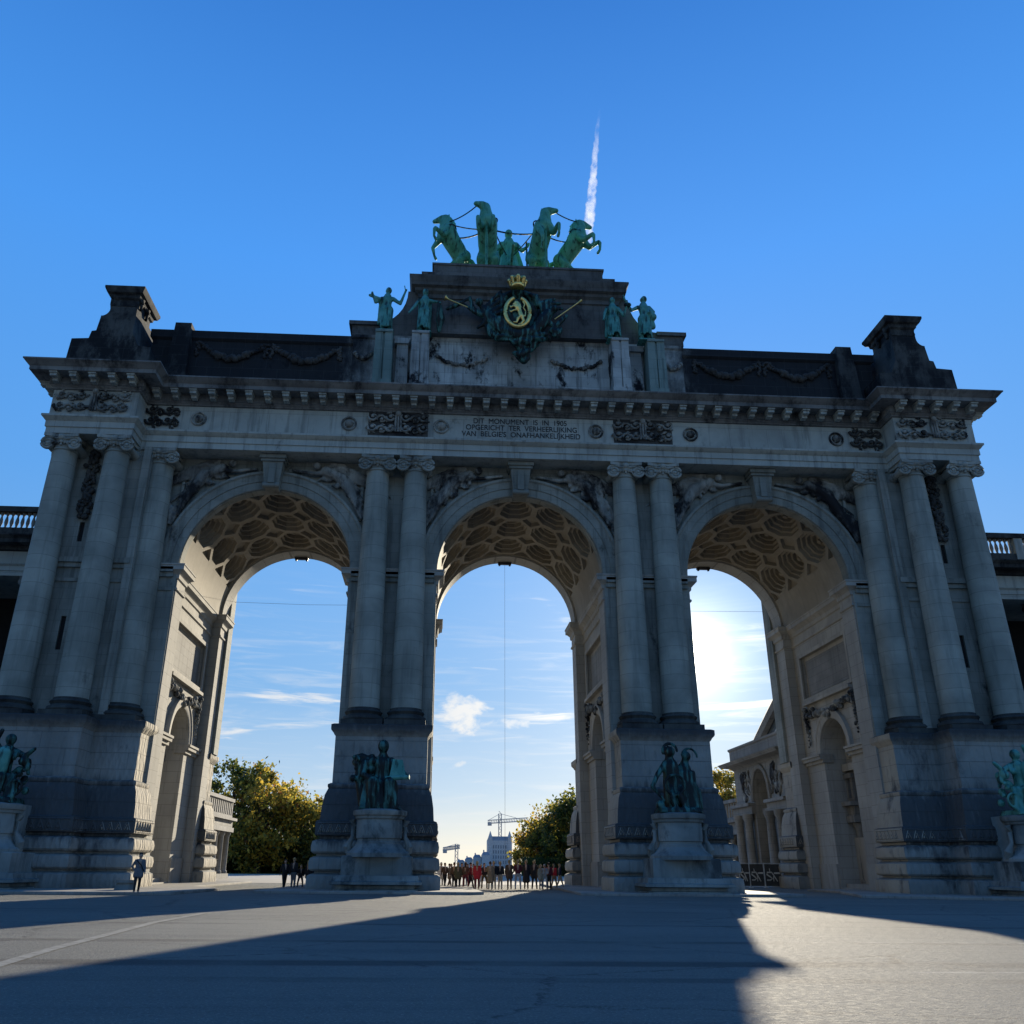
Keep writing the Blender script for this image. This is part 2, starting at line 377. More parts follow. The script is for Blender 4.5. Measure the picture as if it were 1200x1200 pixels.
def jamb_details(parent, xw, s):
    """s = direction the recessed wall faces (+1 faces +x); niche, panel, garland on plane x = xw"""
    yc, r = 7.0, 2.0
    def T(pts): return pts
    # panel frame
    fr = MB()
    for (y0, y1, z0, z1) in ((3.2, 10.8, 14.95, 15.2), (3.2, 10.8, 11.9, 12.1), (3.2, 3.45, 12.1, 14.95), (10.55, 10.8, 12.1, 14.95)):
        fr.box(xw-.05*s, xw+.14*s, y0, y1, z0, z1)
    fr.build('panel_frame', M['cream_plain'], parent, 30)
    MB().box(xw-.24*s, xw-.20*s, 3.7, 10.3, 12.3, 14.7).build('inscription_panel', M['far_stone'], parent, 0)
    sh = MB().box(xw-.05*s, xw+.32*s, 3.4, 10.6, 11.62, 11.82); sh.build('garland_shelf', M['cream_plain'], parent, 30)
    # archivolt of the niche
    ar = MB(); n = 24
    prof = [(2.02, .0), (2.02, .16), (2.12, .2), (2.4, .2), (2.5, .26), (2.6, .26), (2.6, .0)]
    v = []; f = []; m = len(prof)
    for i in range(n+1):
        a = pi*i/n
        for rr, o in prof: v.append((xw+s*o, yc+rr*cos(a), 8.25+rr*sin(a)))
    for i in range(n):
        for j in range(m-1): f.append((i*m+j, i*m+j+1, (i+1)*m+j+1, (i+1)*m+j))
    ar.add(v, f).build('niche_archivolt', M['cream_plain'], parent, 30, fix=True)
    for y0, y1 in ((2.25, 5.13), (8.87, 11.75)):
        im = MB(); im.box(xw-.6*s, xw+.14*s, y0, y1, 7.72, 7.92); im.box(xw-.6*s, xw+.30*s, y0, y1+.0, 7.925, 8.12); im.box(xw-.6*s, xw+.38*s, y0, y1, 8.125, 8.26)
        im.build('niche_impost', M['cream_plain'], parent, 30)
    # inner frame on the back of the niche
    inn = MB()
    for rr, w, o in ((1.45, .12, -1.44), (1.0, .1, -1.44)):
        pts = [(xw+s*o, yc+rr*cos(pi*i/16), 8.5+rr*1.0*sin(pi*i/16)) for i in range(17)]
        inn.tube([(xw+s*o, yc+rr, 8.1)]+pts+[(xw+s*o, yc-rr, 8.1)], w, 6)
        inn.tube([(xw+s*o, yc+rr, 8.1), (xw+s*o, yc-rr, 8.1)], w, 6)
    inn.box(xw-1.6*s, xw-1.1*s, yc-2.1, yc+2.1, 7.15, 7.6)
    inn.build('niche_relief', M['cream_plain'], parent, 30)
    st = MB(); st.box(xw-.9*s, xw+.05*s, yc-1.93, yc+1.93, 0, .2); st.box(xw-1.6*s, xw-.3*s, yc-1.9, yc+1.9, .2, .42); st.box(xw-1.6*s, xw-1.25*s, yc-2.1, yc+2.1, .3, 3.1)
    st.build('step', M['cream_plain'], parent, 0)
    # garland
    g = MB(); rnd = random.Random(int(xw*10))
    for k in range(70):
        t = k/69; y = 3.4+7.2*t; sag = 10.95-.35*sin(pi*t)*1.0+.25*abs(sin(2*pi*t))
        g.ball((xw+s*rnd.uniform(.06, .26), y+rnd.uniform(-.1, .1), sag+rnd.uniform(-.22, .22)), rnd.uniform(.1, .2), 7)
    g.build('garland', M['relief'], parent, 60)
    for ye in (3.35, 10.65):
        g = MB()
        for k in range(26): g.ball((xw+s*rnd.uniform(.05, .2), ye+rnd.uniform(-.18, .18), 11.4-k*.1+rnd.uniform(-.05, .05)), rnd.uniform(.11, .2)*(1-k/45), 7)
        g.build('garland_drop', M['relief'], parent, 60)
    for y0, y1 in ((2.25, yc-2.05), (yc+2.05, 11.75)): MB().box(xw-.2*s, xw+.12*s, y0, y1, 0.0, 1.55).build('wall_plinth', M['cream_plain'], parent, 0)

def niche_cutter(xw, s):
    yc, r, n = 7.0, 2.0, 20
    poly = [(yc-r, -.1), (yc+r, -.1)]+[(yc+r*cos(pi*i/n), 8.25+r*sin(pi*i/n)) for i in range(n+1)]
    m = len(poly); xa, xb = xw+s*.5, xw-s*1.5
    c = MB().add([(xa, y, z) for y, z in poly]+[(xb, y, z) for y, z in poly], [tuple(range(m)), tuple(range(2*m-1, m-1, -1))]+[(i, i+m, (i+1) % m+m, (i+1) % m) for i in range(m)])
    p = MB().box(min(xw-.22*s, xw+.5*s), max(xw-.22*s, xw+.5*s), 3.45, 10.55, 12.1, 14.95)
    return [c, p]

def centre_pier(s):
    xi, xo = sorted((s*5.0, s*10.2))
    body = MB().prism(pier_plan(xi, xo), 0, SPR).build('pier', M['cream'], arch, 0)
    boolean(body, niche_cutter(xi+.6, -1)+niche_cutter(xo-.6, 1))
    link_fix(body)
    poly = [(s*5.2, -1.15), (s*10.12, -1.15), (s*10.12, .75), (s*5.2, .75)]
    pedestal_block(body, poly)
    pedestal_block(body, [(x, 14.0-y) for x, y in poly])
    MB().sweep(pier_plan(xi, xo), IMPOST_PROF, cap=False).build('impost_moulding', M['cream_plain'], body, 30)
    MB().box(s*5.04, s*10.16, YF-.16, YF+.1, 8.2, 17.45).box(s*6.2, s*9.02, YF-.16, YF+.1, 17.45, 24.44).build('wall_facing', M['facade'], body, 0)
    p = MB(); p.box(min(s*5.14, s*10.06), max(s*5.14, s*10.06), YF-.3, YF+.05, 16.72, 16.98); p.box(min(s*5.14, s*10.06), max(s*5.14, s*10.06), YF-.42, YF+.05, 17.0, 17.3)
    p.build('string_course', M['facade'], body, 0)
    jamb_details(body, xi+.6, -1); jamb_details(body, xo-.6, 1)
def link_fix(o):
    o.data.polygons.foreach_set('use_smooth', [True]*len(o.data.polygons)); o.data.set_sharp_from_angle(angle=math.radians(30))

def end_pier(s):
    # plan of the pavilion: inner jamb at 20.2, outer flank at 28
    P = [(20.2, YF), (22.6, YF), (22.6, -.75), (28.0, -.75), (28.0, 14.75), (22.6, 14.75), (22.6, YB), (20.2, YB), (20.2, 11.8), (20.8, 11.8), (20.8, 2.2), (20.2, 2.2)]
    body = MB().prism([(s*x, y) for x, y in P], 0, SPR).build('pier', M['cream'], arch, 0)
    boolean(body, niche_cutter(s*20.8, -s)); link_fix(body)
    jamb_details(body, s*20.8, -s)
    poly = [(20.32, -1.15), (22.75, -1.15), (22.75, -2.85), (28.42, -2.85), (28.42, .75), (20.32, .75)]
    pedestal_block(body, [(s*x, y) for x, y in poly])
    pedestal_block(body, [(s*x, 14.0-y) for x, y in poly])
    im = [(20.2, YF), (22.6, YF), (22.6, 2.0), (20.8, 2.2), (20.8, 11.8), (20.8, 12.0), (22.6, 12.0), (22.6, YB), (20.2, YB), (20.2, 11.8)]
    q = [(20.2, YF), (22.55, YF), (22.55, YB), (20.2, YB), (20.2, 11.8), (20.8, 11.8), (20.8, 2.2), (20.2, 2.2)]
    MB().sweep([(s*x, y) for x, y in q], IMPOST_PROF, cap=False).build('impost_moulding', M['cream_plain'], body, 30)
    # outer facade skin (grey) from pedestal to entablature
    f = MB(); f.box(s*20.24, s*23.0, YF-.16, YF+.1, 8.2, 17.45); f.box(s*21.4, s*23.0, YF-.16, YF+.1, 17.45, 24.44)
    g = MB().box(s*22.45, s*28.12, -.93, 1.0, 8.2, 24.44)
    slots = [MB().box(s*25.46, s*25.74, -2, -.6, 12.0, 13.9), MB().box(s*25.46, s*25.74, -2, -.6, 18.3, 19.5)]
    fo = f.build('wall_facing', M['facade'], body, 0)
    go = g.build('wall_facing', M['facade'], body, 0); boolean(go, slots)
    so = MB(); so.box(s*25.42, s*25.78, -.80, -.74, 11.9, 14.0)
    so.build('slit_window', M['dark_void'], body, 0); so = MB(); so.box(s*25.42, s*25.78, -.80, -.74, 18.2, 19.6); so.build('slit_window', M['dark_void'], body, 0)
    MB().box(s*28.0, s*28.14, 1.02, 14.9, 8.2, 24.44).build('flank_wall', M['facade'], body, 0)
    st = MB()
    for x0, x1, y in ((20.4, 22.44, YF-.16), (22.46, 28.1, -.93)):
        st.box(s*x0, s*x1, y-.14, y+.05, 16.72, 16.98); st.box(s*x0, s*x1, y-.26, y+.05, 17.0, 17.3)
        st.box(s*x0, s*x1, y-.08, y+.05, 15.9, 16.1)
    st.build('string_course', M['facade'], body, 0)
    MB().box(s*22.3, s*22.75, -1.12, -.5, 8.2, 24.4).build('pilaster', M['facade'], body, 0)
    # drop garland between outer columns
    rnd = random.Random(5); g = MB()
    for k in range(150):
        z = 19.75+4.3*k/150; w = .42*(.75+.25*sin(z*5))
        g.ball((s*25.6+rnd.uniform(-w, w), -.95-rnd.uniform(.05, .22), z), rnd.uniform(.07, .16), 7)
    g.build('drop_garland', M['relief_dark'], body, 60)
for s in (-1, 1): centre_pier(s); end_pier(s)

# ---- arch walls and vaults
def arch_ring(cx, r, y0, y1, rtop=None):
    """solid band of wall with a semicircular opening, from springing to the entablature"""
    n = 40; mb = MB(); T = 24.5; W = 7.6
    pts = [(cx-r*cos(pi*i/n), SPR+r*sin(pi*i/n)) for i in range(n+1)]
    left = [(cx-W, SPR)]; right = [(cx+W, SPR)]
    P = pts
    poly_top = [(x, T) for x, z in P]
    for y, rev in ((y0, False), (y1, True)):
        v = [(x, y, z) for x, z in P]+[(x, y, T) for x, z in P]+[(cx-W, y, SPR), (cx-W, y, T), (cx+W, y, SPR), (cx+W, y, T)]
        f = [(i, i+1, n+2+i, n+1+i) for i in range(n)]; b = 2*(n+1)
        f += [(b, 0, n+1, b+1), (n, b+2, b+3, 2*n+1)]
        if rev: f = [q[::-1] for q in f]
        mb.add(v, f)
    v = [(x, y0, z) for x, z in P]+[(x, y1, z) for x, z in P]
    mb.add(v, [(i+1, i, n+1+i, n+2+i) for i in range(n)])
    return mb
def vault(cx, r, y0, y1, th0=0.0):
    nt, ny = 340, 210; mb = MB(); v = []; f = []
    cell_t = math.radians(26.6); rows = 3; cy0, cy1 = y0+.15, y1-.35; cell_y = (cy1-cy0)/rows
    def depth(th, y):
        u = (th-pi/2)/cell_t; w = (y-cy0)/cell_y
        if abs(u) > 2.52 or w < 0 or w > rows:
            return 0.0
        fu = u-round(u); fw = (w % 1.0)-.5
        a, b = abs(fu)/.5, abs(fw)/.5
        mo = max(a, b, (a+b)/1.42); d = 0.0
        for lim in (.82, .66, .50, .34):
            if mo < lim: d += .235
        if mo < .12: return d-.28
        if d: return d
        cu, cw = 1-a, 1-b
        if cu+cw < .50: return .25
        return 0.0
    for i in range(nt+1):
        th = pi*i/nt
        for j in range(ny+1):
            y = y0+(y1-y0)*j/ny; rr = r+depth(th, y)
            v.append((cx-rr*cos(th), y, SPR+rr*sin(th)))
    for i in range(nt):
        for j in range(ny):
            a = i*(ny+1)+j; f.append((a, a+1, a+ny+2, a+ny+1))
    return mb.add(v, f)
for cx in (-BAY, 0, BAY):
    w = arch_ring(cx, R0, YF, 1.3).build('arch_wall', M['facade'], arch, 30)
    arch_ring(cx, R0, 11.8, YB).build('arch_wall', M['cream'], arch, 30)
    vt = vault(cx, 5.14, 1.25, 11.95).build('coffered_vault', M['soffit'], arch, 25)
    # archivolt
    prof = [(5.02, 0), (5.02, .1), (5.12, .14), (5.5, .14), (5.5, .2), (5.62, .2), (5.9, .26), (5.98, .36), (6.12, .36), (6.12, .0)]
    v = []; f = []; n = 48; m = len(prof)
    for i in range(n+1):
        a = pi*i/n
        for rr, o in prof: v.append((cx-rr*cos(a), YF-o, SPR+.03+rr*sin(a)))
    for i in range(n):
        for j in range(m-1): f.append((i*m+j, i*m+j+1, (i+1)*m+j+1, (i+1)*m+j))
    MB().add(v, f).build('archivolt', M['facade'], arch, 30, fix=True)
    # keystone: bracket with scroll and cap
    k = MB(); k.add([(cx-.42, YF-.75, 22.35), (cx+.42, YF-.75, 22.35), (cx+.42, YF+.3, 22.35), (cx-.42, YF+.3, 22.35),
                     (cx-.62, YF-1.0, 24.0), (cx+.62, YF-1.0, 24.0), (cx+.62, YF+.3, 24.0), (cx-.62, YF+.3, 24.0)],
                    [(0, 3, 2, 1), (4, 5, 6, 7), (0, 1, 5, 4), (1, 2, 6, 5), (2, 3, 7, 6), (3, 0, 4, 7)])
    k.box(cx-.72, cx+.72, YF-1.1, YF+.2, 24.0, 24.16); k.box(cx-.8, cx+.8, YF-1.2, YF+.2, 24.165, 24.4)
    k.tube([(cx-.5, YF-.8, 22.5), (cx+.5, YF-.8, 22.5)], .18, 12)
    k.box(cx-.2, cx+.2, YF-1.02, YF-.7, 22.6, 23.9)
    k.build('keystone', M['facade'], arch, 30)
    # spandrel frame mouldings
    fr = MB()
    fr.box(cx-5.5, cx-.85, YF-.12, YF+.05, 23.7, 23.9); fr.box(cx+.85, cx+5.5, YF-.12, YF+.05, 23.7, 23.9)
    fr.box(cx-5.52, cx-5.36, YF-.14, YF+.05, 20.6, 23.88); fr.box(cx+5.36, cx+5.52, YF-.14, YF+.05, 20.6, 23.88)
    fr.build('spandrel_frame', M['facade'], arch, 30)
    # lamps hung under the rear crown
    lb = MB(); lb.box(cx-.5, cx+.5, 12.9, 13.2, 22.28, 22.42); lb.box(cx-.45, cx-.32, 12.95, 13.15, 22.18, 22.3); lb.box(cx+.32, cx+.45, 12.95, 13.15, 22.18, 22.3)
    lb.build('floodlight_bar', M['black_metal'], arch, 0)
# spandrel reliefs: a winged figure reclining along the arch (built for the left spandrel, mirrored for the right)
def spandrel_mesh(seed):
    rnd = random.Random(seed); mb = MB(); y = YF-.12
    def p(r, deg, d=.0): a = math.radians(deg); return (-r*cos(a), y-d, SPR+r*sin(a))
    chain(mb, [(p(6.4, 24), .1), (p(6.5, 32), .17), (p(6.7, 40), .25), (p(6.95, 48, .08), .33), (p(7.15, 54, .1), .38)])
    chain(mb, [(p(6.35, 30, .15), .1), (p(6.6, 41, .2), .2), (p(6.95, 50, .15), .32)])
    chain(mb, [(p(7.15, 53, .1), .36), (p(7.1, 58, .12), .32), (p(7.0, 63, .15), .36)])
    mb.ball(p(7.05, 68.5, .25), .25, 10)
    chain(mb, [(p(6.9, 63, .2), .17), (p(6.5, 68, .25), .13), (p(6.4, 75, .2), .1), (p(6.38, 80, .15), .09)])
    chain(mb, [(p(7.2, 61, .2), .16), (p(7.75, 57, .2), .13), (p(8.0, 52, .15), .1)])
    for k in range(11):
        a = 63-k*2.6; chain(mb, [(p(7.2, 62), .16), (p(7.6+.07*k, a, .05), .14), (p(8.0+.06*k, a-5, .05), .06)])
    for k in range(46):
        a = rnd.uniform(26, 58); r = 6.45+rnd.uniform(0, .75)+max(0, (a-42))*.02
        mb.capsule(p(r, a, rnd.uniform(0, .12)), .09, p(r+rnd.uniform(-.1, .3), a-rnd.uniform(3, 8), rnd.uniform(0, .15)), .045, 6)
    for k in range(46):
        x = rnd.uniform(-5.2, -1.0); z = rnd.uniform(22.3, 23.6)
        if math.hypot(x, z-SPR) > 6.4: mb.capsule((x, y-rnd.uniform(0, .1), z), rnd.uniform(.08, .2), (x+rnd.uniform(-.3, .3), y, z+rnd.uniform(-.15, .15)), .08, 7)
    for k in range(26):
        x = rnd.uniform(-5.2, -4.6); z = rnd.uniform(20.2, 23.4)
        if math.hypot(x, z-SPR) > 6.35: mb.capsule((x, y, z), rnd.uniform(.08, .17), (x+rnd.uniform(-.1, .2), y, z+rnd.uniform(.1, .4)), .07, 6)
    return blob(mb, .06, 1)
for i, cx in enumerate((-BAY, 0, BAY)):
    me = spandrel_mesh(11+i); mr = mirror_mesh(me)
    for me_, nm in ((me, 'spandrel_relief'), (mr, 'spandrel_relief')):
        link(nm, me_, M['relief'], arch, 60, (cx, 0, 0))

# ---- entablature
PLAN = [(-28.1, -2.5), (-23.1, -2.5), (-23.1, -.95), (23.1, -.95), (23.1, -2.5), (28.1, -2.5), (28.1, 16.5), (23.1, 16.5), (23.1, 14.95), (-23.1, 14.95), (-23.1, 16.5), (-28.1, 16.5)]
MB().sweep(PLAN, [(.0, 24.45), (.0, 24.82), (.07, 24.85), (.07, 25.22), (.13, 25.25), (.24, 25.4), (.30, 25.44), (.30, 25.56), (.05, 25.64)]).build('architrave', M['entab'], arch, 30)
MB().sweep(PLAN, [(.0, 25.6), (.0, 27.32)], cap=False).build('frieze', M['entab'], arch, 30)
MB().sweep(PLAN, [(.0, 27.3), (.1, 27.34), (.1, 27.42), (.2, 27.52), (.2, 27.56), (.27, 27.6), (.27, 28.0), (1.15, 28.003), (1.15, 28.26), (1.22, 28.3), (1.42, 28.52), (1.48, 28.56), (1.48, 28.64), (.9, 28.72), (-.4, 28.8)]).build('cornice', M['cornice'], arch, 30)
md = MB().box(-.19, .19, -.72, 0, 27.72, 27.995).box(-.23, .23, -.8, 0, 27.9, 27.998).box(-.16, .16, -.4, 0, 27.55, 27.73)
mod0 = [None]
def modillion(x, y, rz):
    if mod0[0] is None: o = md.build('modillion', M['entab'], arch, 0); mod0[0] = o
    else: o = mod0[0].copy(); col.objects.link(o)
    o.location = (x, y, 0); o.rotation_euler = (0, 0, rz)
for k in range(-20, 21):
    x = k*1.12
    if abs(x) < 22.5: modillion(x, -1.22, 0)
for s in (-1, 1):
    for k in range(5): modillion(s*(23.4+k*1.12), -2.77, 0)
    for k in range(14): modillion(s*28.37, -2.1+k*1.12, s*pi/2)
# frieze carving
def fasces(mb, x, y):
    for q in (-.16, 0, .16): mb.tube([(x+q, y-.1, 25.95), (x+q, y-.1, 27.1)], .07, 8)
    mb.box(x-.75, x+.75, y-.14, y, 26.12, 26.24); mb.ball((x, y-.12, 27.2), .2, 8)
for s in (-1, 1):
    MB().box(s*7.66-1.85, s*7.66+1.85, -.975, -.9, 25.7, 27.3).build('relief_field', M['relief_dark'], arch, 0)
    mb = MB()
    for za, zb_ in ((25.72, 26.55), (26.45, 27.28)):
        scrollwork(mb, s*7.66-1.85, s*7.66-.2, za, zb_, -.985, int(za*7), .55, .075, .24); scrollwork(mb, s*7.66+.2, s*7.66+1.85, za, zb_, -.985, int(za*9), .55, .075, .24)
    fasces(mb, s*7.66, -.985)
    mb.build('frieze_relief', M['relief'], arch, 60)
    mb = MB()
    for za, zb_ in ((25.72, 26.55), (26.45, 27.28)):
        scrollwork(mb, s*25.6-2.3, s*25.6-.25, za, zb_, -2.52, int(za*7), .6, .075, .2); scrollwork(mb, s*25.6+.25, s*25.6+2.3, za, zb_, -2.52, int(za*9), .6, .075, .2)
    fasces(mb, s*25.6, -2.52)
    mb.build('frieze_relief', M['relief'], arch, 60)
    mb = MB(); x0, x1 = sorted((s*21.0, s*23.0)); scrollwork(mb, x0, x1, 25.72, 26.55, -.97, 7, .5, .075, .2); scrollwork(mb, x0, x1, 26.45, 27.28, -.97, 8, .5, .075, .2)
    mb.build('frieze_relief', M['relief_dark'], arch, 60)
for px in (232, 409, 517, 698, 808, 977):
    x = on_y(px, 497, -1.0).x; mb = MB()
    z = 26.45
    mb.tube([(x+.42*cos(2*pi*i/20), -1.0, z+.42*sin(2*pi*i/20)) for i in range(20)], .07, 6, True)
    mb.capsule((x, -.99, z), .26, (x, -1.0, z), .26); mb.ball((x, -.98, z), .27, 10, (1, .3, 1))
    for q in range(3): a = q*2.1; mb.tube([(x, -1.06, z), (x+.3*cos(a), -1.06, z+.3*sin(a))], .04, 5)
    mb.build('medallion', M['relief'], arch, 60)
def lettering(text, x0, x1, z, h, y, parent, mat, name='inscription'):
    cu = bpy.data.curves.new(name, 'FONT'); cu.body = text; cu.size = 1.0; cu.extrude = .012
    o = bpy.data.objects.new(name, cu); col.objects.link(o)
    dg = bpy.context.evaluated_depsgraph_get(); dg.update()
    me = bpy.data.meshes.new_from_object(o.evaluated_get(dg)); bpy.data.objects.remove(o)
    xs = [q.co.x for q in me.vertices]; ys = [q.co.y for q in me.vertices]; w = max(xs)-min(xs); hh = max(ys)-min(ys)
    for q in me.vertices:
        a = (q.co.x-min(xs))/w*(x1-x0)+x0; b = (q.co.y)/.73*h+z; q.co = Vector((a, y-q.co.z*1.0, b))
    return link(name, me, mat, parent, 0)
for txt, a, b, w in (('DIT  MONUMENT  IS  IN  1905', 555, 664, 497), ('OPGERICHT  TER  VERHEERLIJKING', 546, 676, 506), ("VAN  BELGIE'S  ONAFHANKELIJKHEID", 541, 680, 514)):
    pa, pb = on_y(a, w, -.97), on_y(b, w, -.97)
    z = {497: 26.78, 506: 26.33, 514: 25.88}[w]
    lettering(txt, pa.x, pb.x, z, .37, -.965, arch, M['carved_letter'])

# ---- columns
def make_column():
    c = MB(); prof = [(.86, 9.2), (.86, 9.3)]
    for i in range(15):
        t = i/14; z = 9.3+14.2*t; r = .86-.175*(t**1.6)
        prof.append((r, z))
    prof += [(.685, 23.5), (.74, 23.54), (.74, 23.62), (.68, 23.66)]
    o = c.lathe(0, 0, prof, 40).build('column', M['column'], arch, 40)
    b = MB(); b.box(-1.12, 1.12, -1.12, 1.12, 8.2, 8.52)
    b.lathe(0, 0, [(1.1, 8.5), (1.16, 8.6), (1.12, 8.74), (1.0, 8.78), (.94, 8.86), (.98, 8.92), (1.04, 9.0), (.98, 9.08), (.9, 9.1), (.88, 9.22)], 40)
    b.build('column_base', M['column_dark'], o, 40)
    k = MB(); k.lathe(0, 0, [(.68, 23.6), (.70, 23.85), (.82, 24.0), (.86, 24.1), (.8, 24.2)], 32)
    a = .98; k.prism([(-a, -a), (-.35, -a+.12), (.35, -a+.12), (a, -a), (a-.12, -.35), (a-.12, .35), (a, a), (.35, a-.12), (-.35, a-.12), (-a, a), (-a+.12, .35), (-a+.12, -.35)], 24.24, 24.44)
    for sx in (-1, 1):
        for sy in (-1, 1):                       # spiral volutes, front and back
            cx_, cy_ = sx*.76, sy*.8; pts = []; rs = []
            for i in range(30):
                t = i/29; an = -sx*(t*2*2*pi)+pi/2; rr = .40*(1-.8*t)
                pts.append((cx_+rr*cos(an)*1.0, cy_, 23.84+rr*sin(an))); rs.append(.085*(1-.45*t))
            k.tube(pts, rs, 6); k.ball((cx_, cy_, 23.84), .12, 8)
            k.tube([(cx_, cy_-sy*.02, 23.84), (cx_, cy_-sy*.12, 23.84)], .38, 18)
        k.tube([(sx*.76, -.72, 23.84), (sx*.76, -.3, 23.84), (sx*.76, .3, 23.84), (sx*.76, .72, 23.84)], [.34, .22, .22, .34], 14)
    for sy in (-1, 1):
        k.tube([(-.72, sy*.8, 24.24), (-.3, sy*.82, 24.14), (.3, sy*.82, 24.14), (.72, sy*.8, 24.24)], .07, 6)
        k.ball((0, sy*.84, 24.22), .2, 8); k.ball((0, sy*.8, 23.95), .12, 8); k.ball((0, sy*.78, 23.78), .08, 8)
        for q in (-.35, -.18, .18, .35): k.ball((q, sy*.74, 23.98-abs(q)*.2), .1, 8, (1, 1, 1.4))
    k.build('capital', M['capital'], o, 40)
    return o
col0 = make_column(); first = True
for x, y in [(-8.8, 0), (-6.48, 0), (6.48, 0), (8.8, 0), (-21.96, 0), (21.96, 0), (-24.07, -1.6), (24.07, -1.6), (-27.1, -1.6), (27.1, -1.6)]:
    c = col0 if first else copy_tree(col0, arch); first = False
    c.location = (x, y, 0)
    if abs(abs(x)-21.96) < .1: c.scale = (1.07, 1.07, 1)
# short wall pilasters on the back face so the rear silhouette is right
for x in (-7.66, 7.66, -21.6, 21.6):
    MB().box(x-1.6, x+1.6, 13.38, 14.6, 8.2, 24.44).build('pilaster', M['facade'], arch, 0)

# ---- attic
def strip(x0, x1, y0, y1, prof, mat, name):
    return MB().sweep([(x0, y0), (x1, y0), (x1, y1), (x0, y1)], prof).build(name, mat, arch, 30)
AT = [(.3, 28.7), (.3, 29.25), (.12, 29.32), (.1, 29.6), (0, 29.66), (0, 32.9), (.08, 32.96), (.16, 33.05), (.16, 33.6), (0, 33.68)]
strip(-24.0, 24.0, .35, 13.6, AT, M['attic'], 'attic_wall')
CE = [(.28, 28.72), (.28, 29.6), (.06, 29.7), (0, 29.72), (0, 33.3), (.1, 33.4), (.1, 33.6), (.0, 33.65)]
strip(-10.95, 10.95, .05, 10.5, CE, M['attic'], 'attic_centre')
for s in (-1, 1):
    xa, xb = sorted((s*21.5, s*22.6)); p = MB(); p.taper(xa-.15, xb+.15, -.25, 1.0, 28.74, 32.6, .12); p.taper(xa-.02, xb+.02, -.12, 1.0, 32.6, 34.0, .05)
    p.build('attic_pilaster', M['attic_black'], arch, 0)
    # swags
    sg = MB(); rnd = random.Random(9)
    for x0, x1 in ((11.8, 16.2), (16.6, 21.0)):
        for k in range(60):
            t = k/59; z = 32.75-1.15*sin(pi*t)**.9
            sg.ball((s*(x0+(x1-x0)*t), .3+rnd.uniform(-.1, 0), z+rnd.uniform(-.12, .12)), rnd.uniform(.1, .22)*(.7+.6*sin(pi*t)), 7)
        for xe in (x0, x1):
            for k in range(10): sg.ball((s*xe+rnd.uniform(-.12, .12), .3, 32.7-k*.1), .12, 6)
    sg.build('attic_swag', M['relief_dark'], arch, 60)
    sg = MB()
    for x0, x1 in ((9.7, 10.8), (2.2, 5.4)):
        for k in range(46):
            t = k/45; z = 32.1-.55*sin(pi*t)**.9 if x0 < 5 else 32.2-.4*sin(pi*t)
            sg.ball((s*(x0+(x1-x0)*t), .0+rnd.uniform(-.08, 0), z+rnd.uniform(-.08, .08)), rnd.uniform(.07, .15), 7)
    sg.build('attic_swag', M['relief'], arch, 60)
    # statue pedestals on the attic (paired slabs)
    for xc, mat in ((6.5, M['attic']), (8.85, M['green_stained'])):
        p = MB()
        for d in (-.31, .31):
            p.box(s*xc+d-.27, s*xc+d+.27, -1.32, .2, 28.76, 31.8); p.box(s*xc+d-.24, s*xc+d+.24, -1.28, .2, 31.8, 33.05)
        p.box(s*xc-.5, s*xc+.5, -1.2, .2, 28.75, 33.0); p.box(s*xc-.62, s*xc+.62, -1.38, .15, 28.74, 29.5); p.box(s*xc-.56, s*xc+.56, -1.36, .2, 33.05, 33.22)
        p.build('statue_pier', mat, arch, 0)
    p = MB(); p.taper(s*7.68-.42, s*7.68+.42, -.5, .3, 28.75, 32.7, .06); p.box(s*7.68-.5, s*7.68+.5, -.6, .3, 32.7, 33.1); p.build('attic_bracket', M['attic'], arch, 0)
    # corner tower
    prof = [(23.2, 28.7), (28.25, 28.7), (28.1, 31.35), (27.08, 31.42), (26.98, 31.95), (26.72, 32.0), (26.6, 33.05)]
    for i in range(7): a = i/6*pi/2; prof.append((26.62-.5*sin(a)-.0, 33.1+.55*(1-cos(a))))
    prof += [(26.1, 33.9), (24.45, 33.9), (24.45, 31.9), (24.0, 31.0), (23.2, 30.9)]
    t = MB().extr([(s*x, z) for x, z in prof], -1.85, 3.2)
    tw = t.build('corner_tower', M['attic_black'], arch, 30)
    x0, x1 = sorted((s*24.45, s*26.1)); c = MB()
    c.sweep([(x0, -1.9), (x1, -1.9), (x1, .6), (x0, .6)], [(-.02, 33.85), (-.02, 34.3), (.1, 34.4), (.14, 34.62), (.3, 34.7), (.42, 34.95), (.42, 35.1), (.1, 35.16)])
    for sx in (x0-.06, x1+.06):
        for yy in (-1.5, -.4): c.tube([(sx, yy, 34.55), (sx+(sx-(x0+x1)/2)*.06, yy, 34.2), (sx, yy, 33.8)], [.2, .14, .1], 8)
    c.build('tower_cap', M['attic_black'], tw, 30)
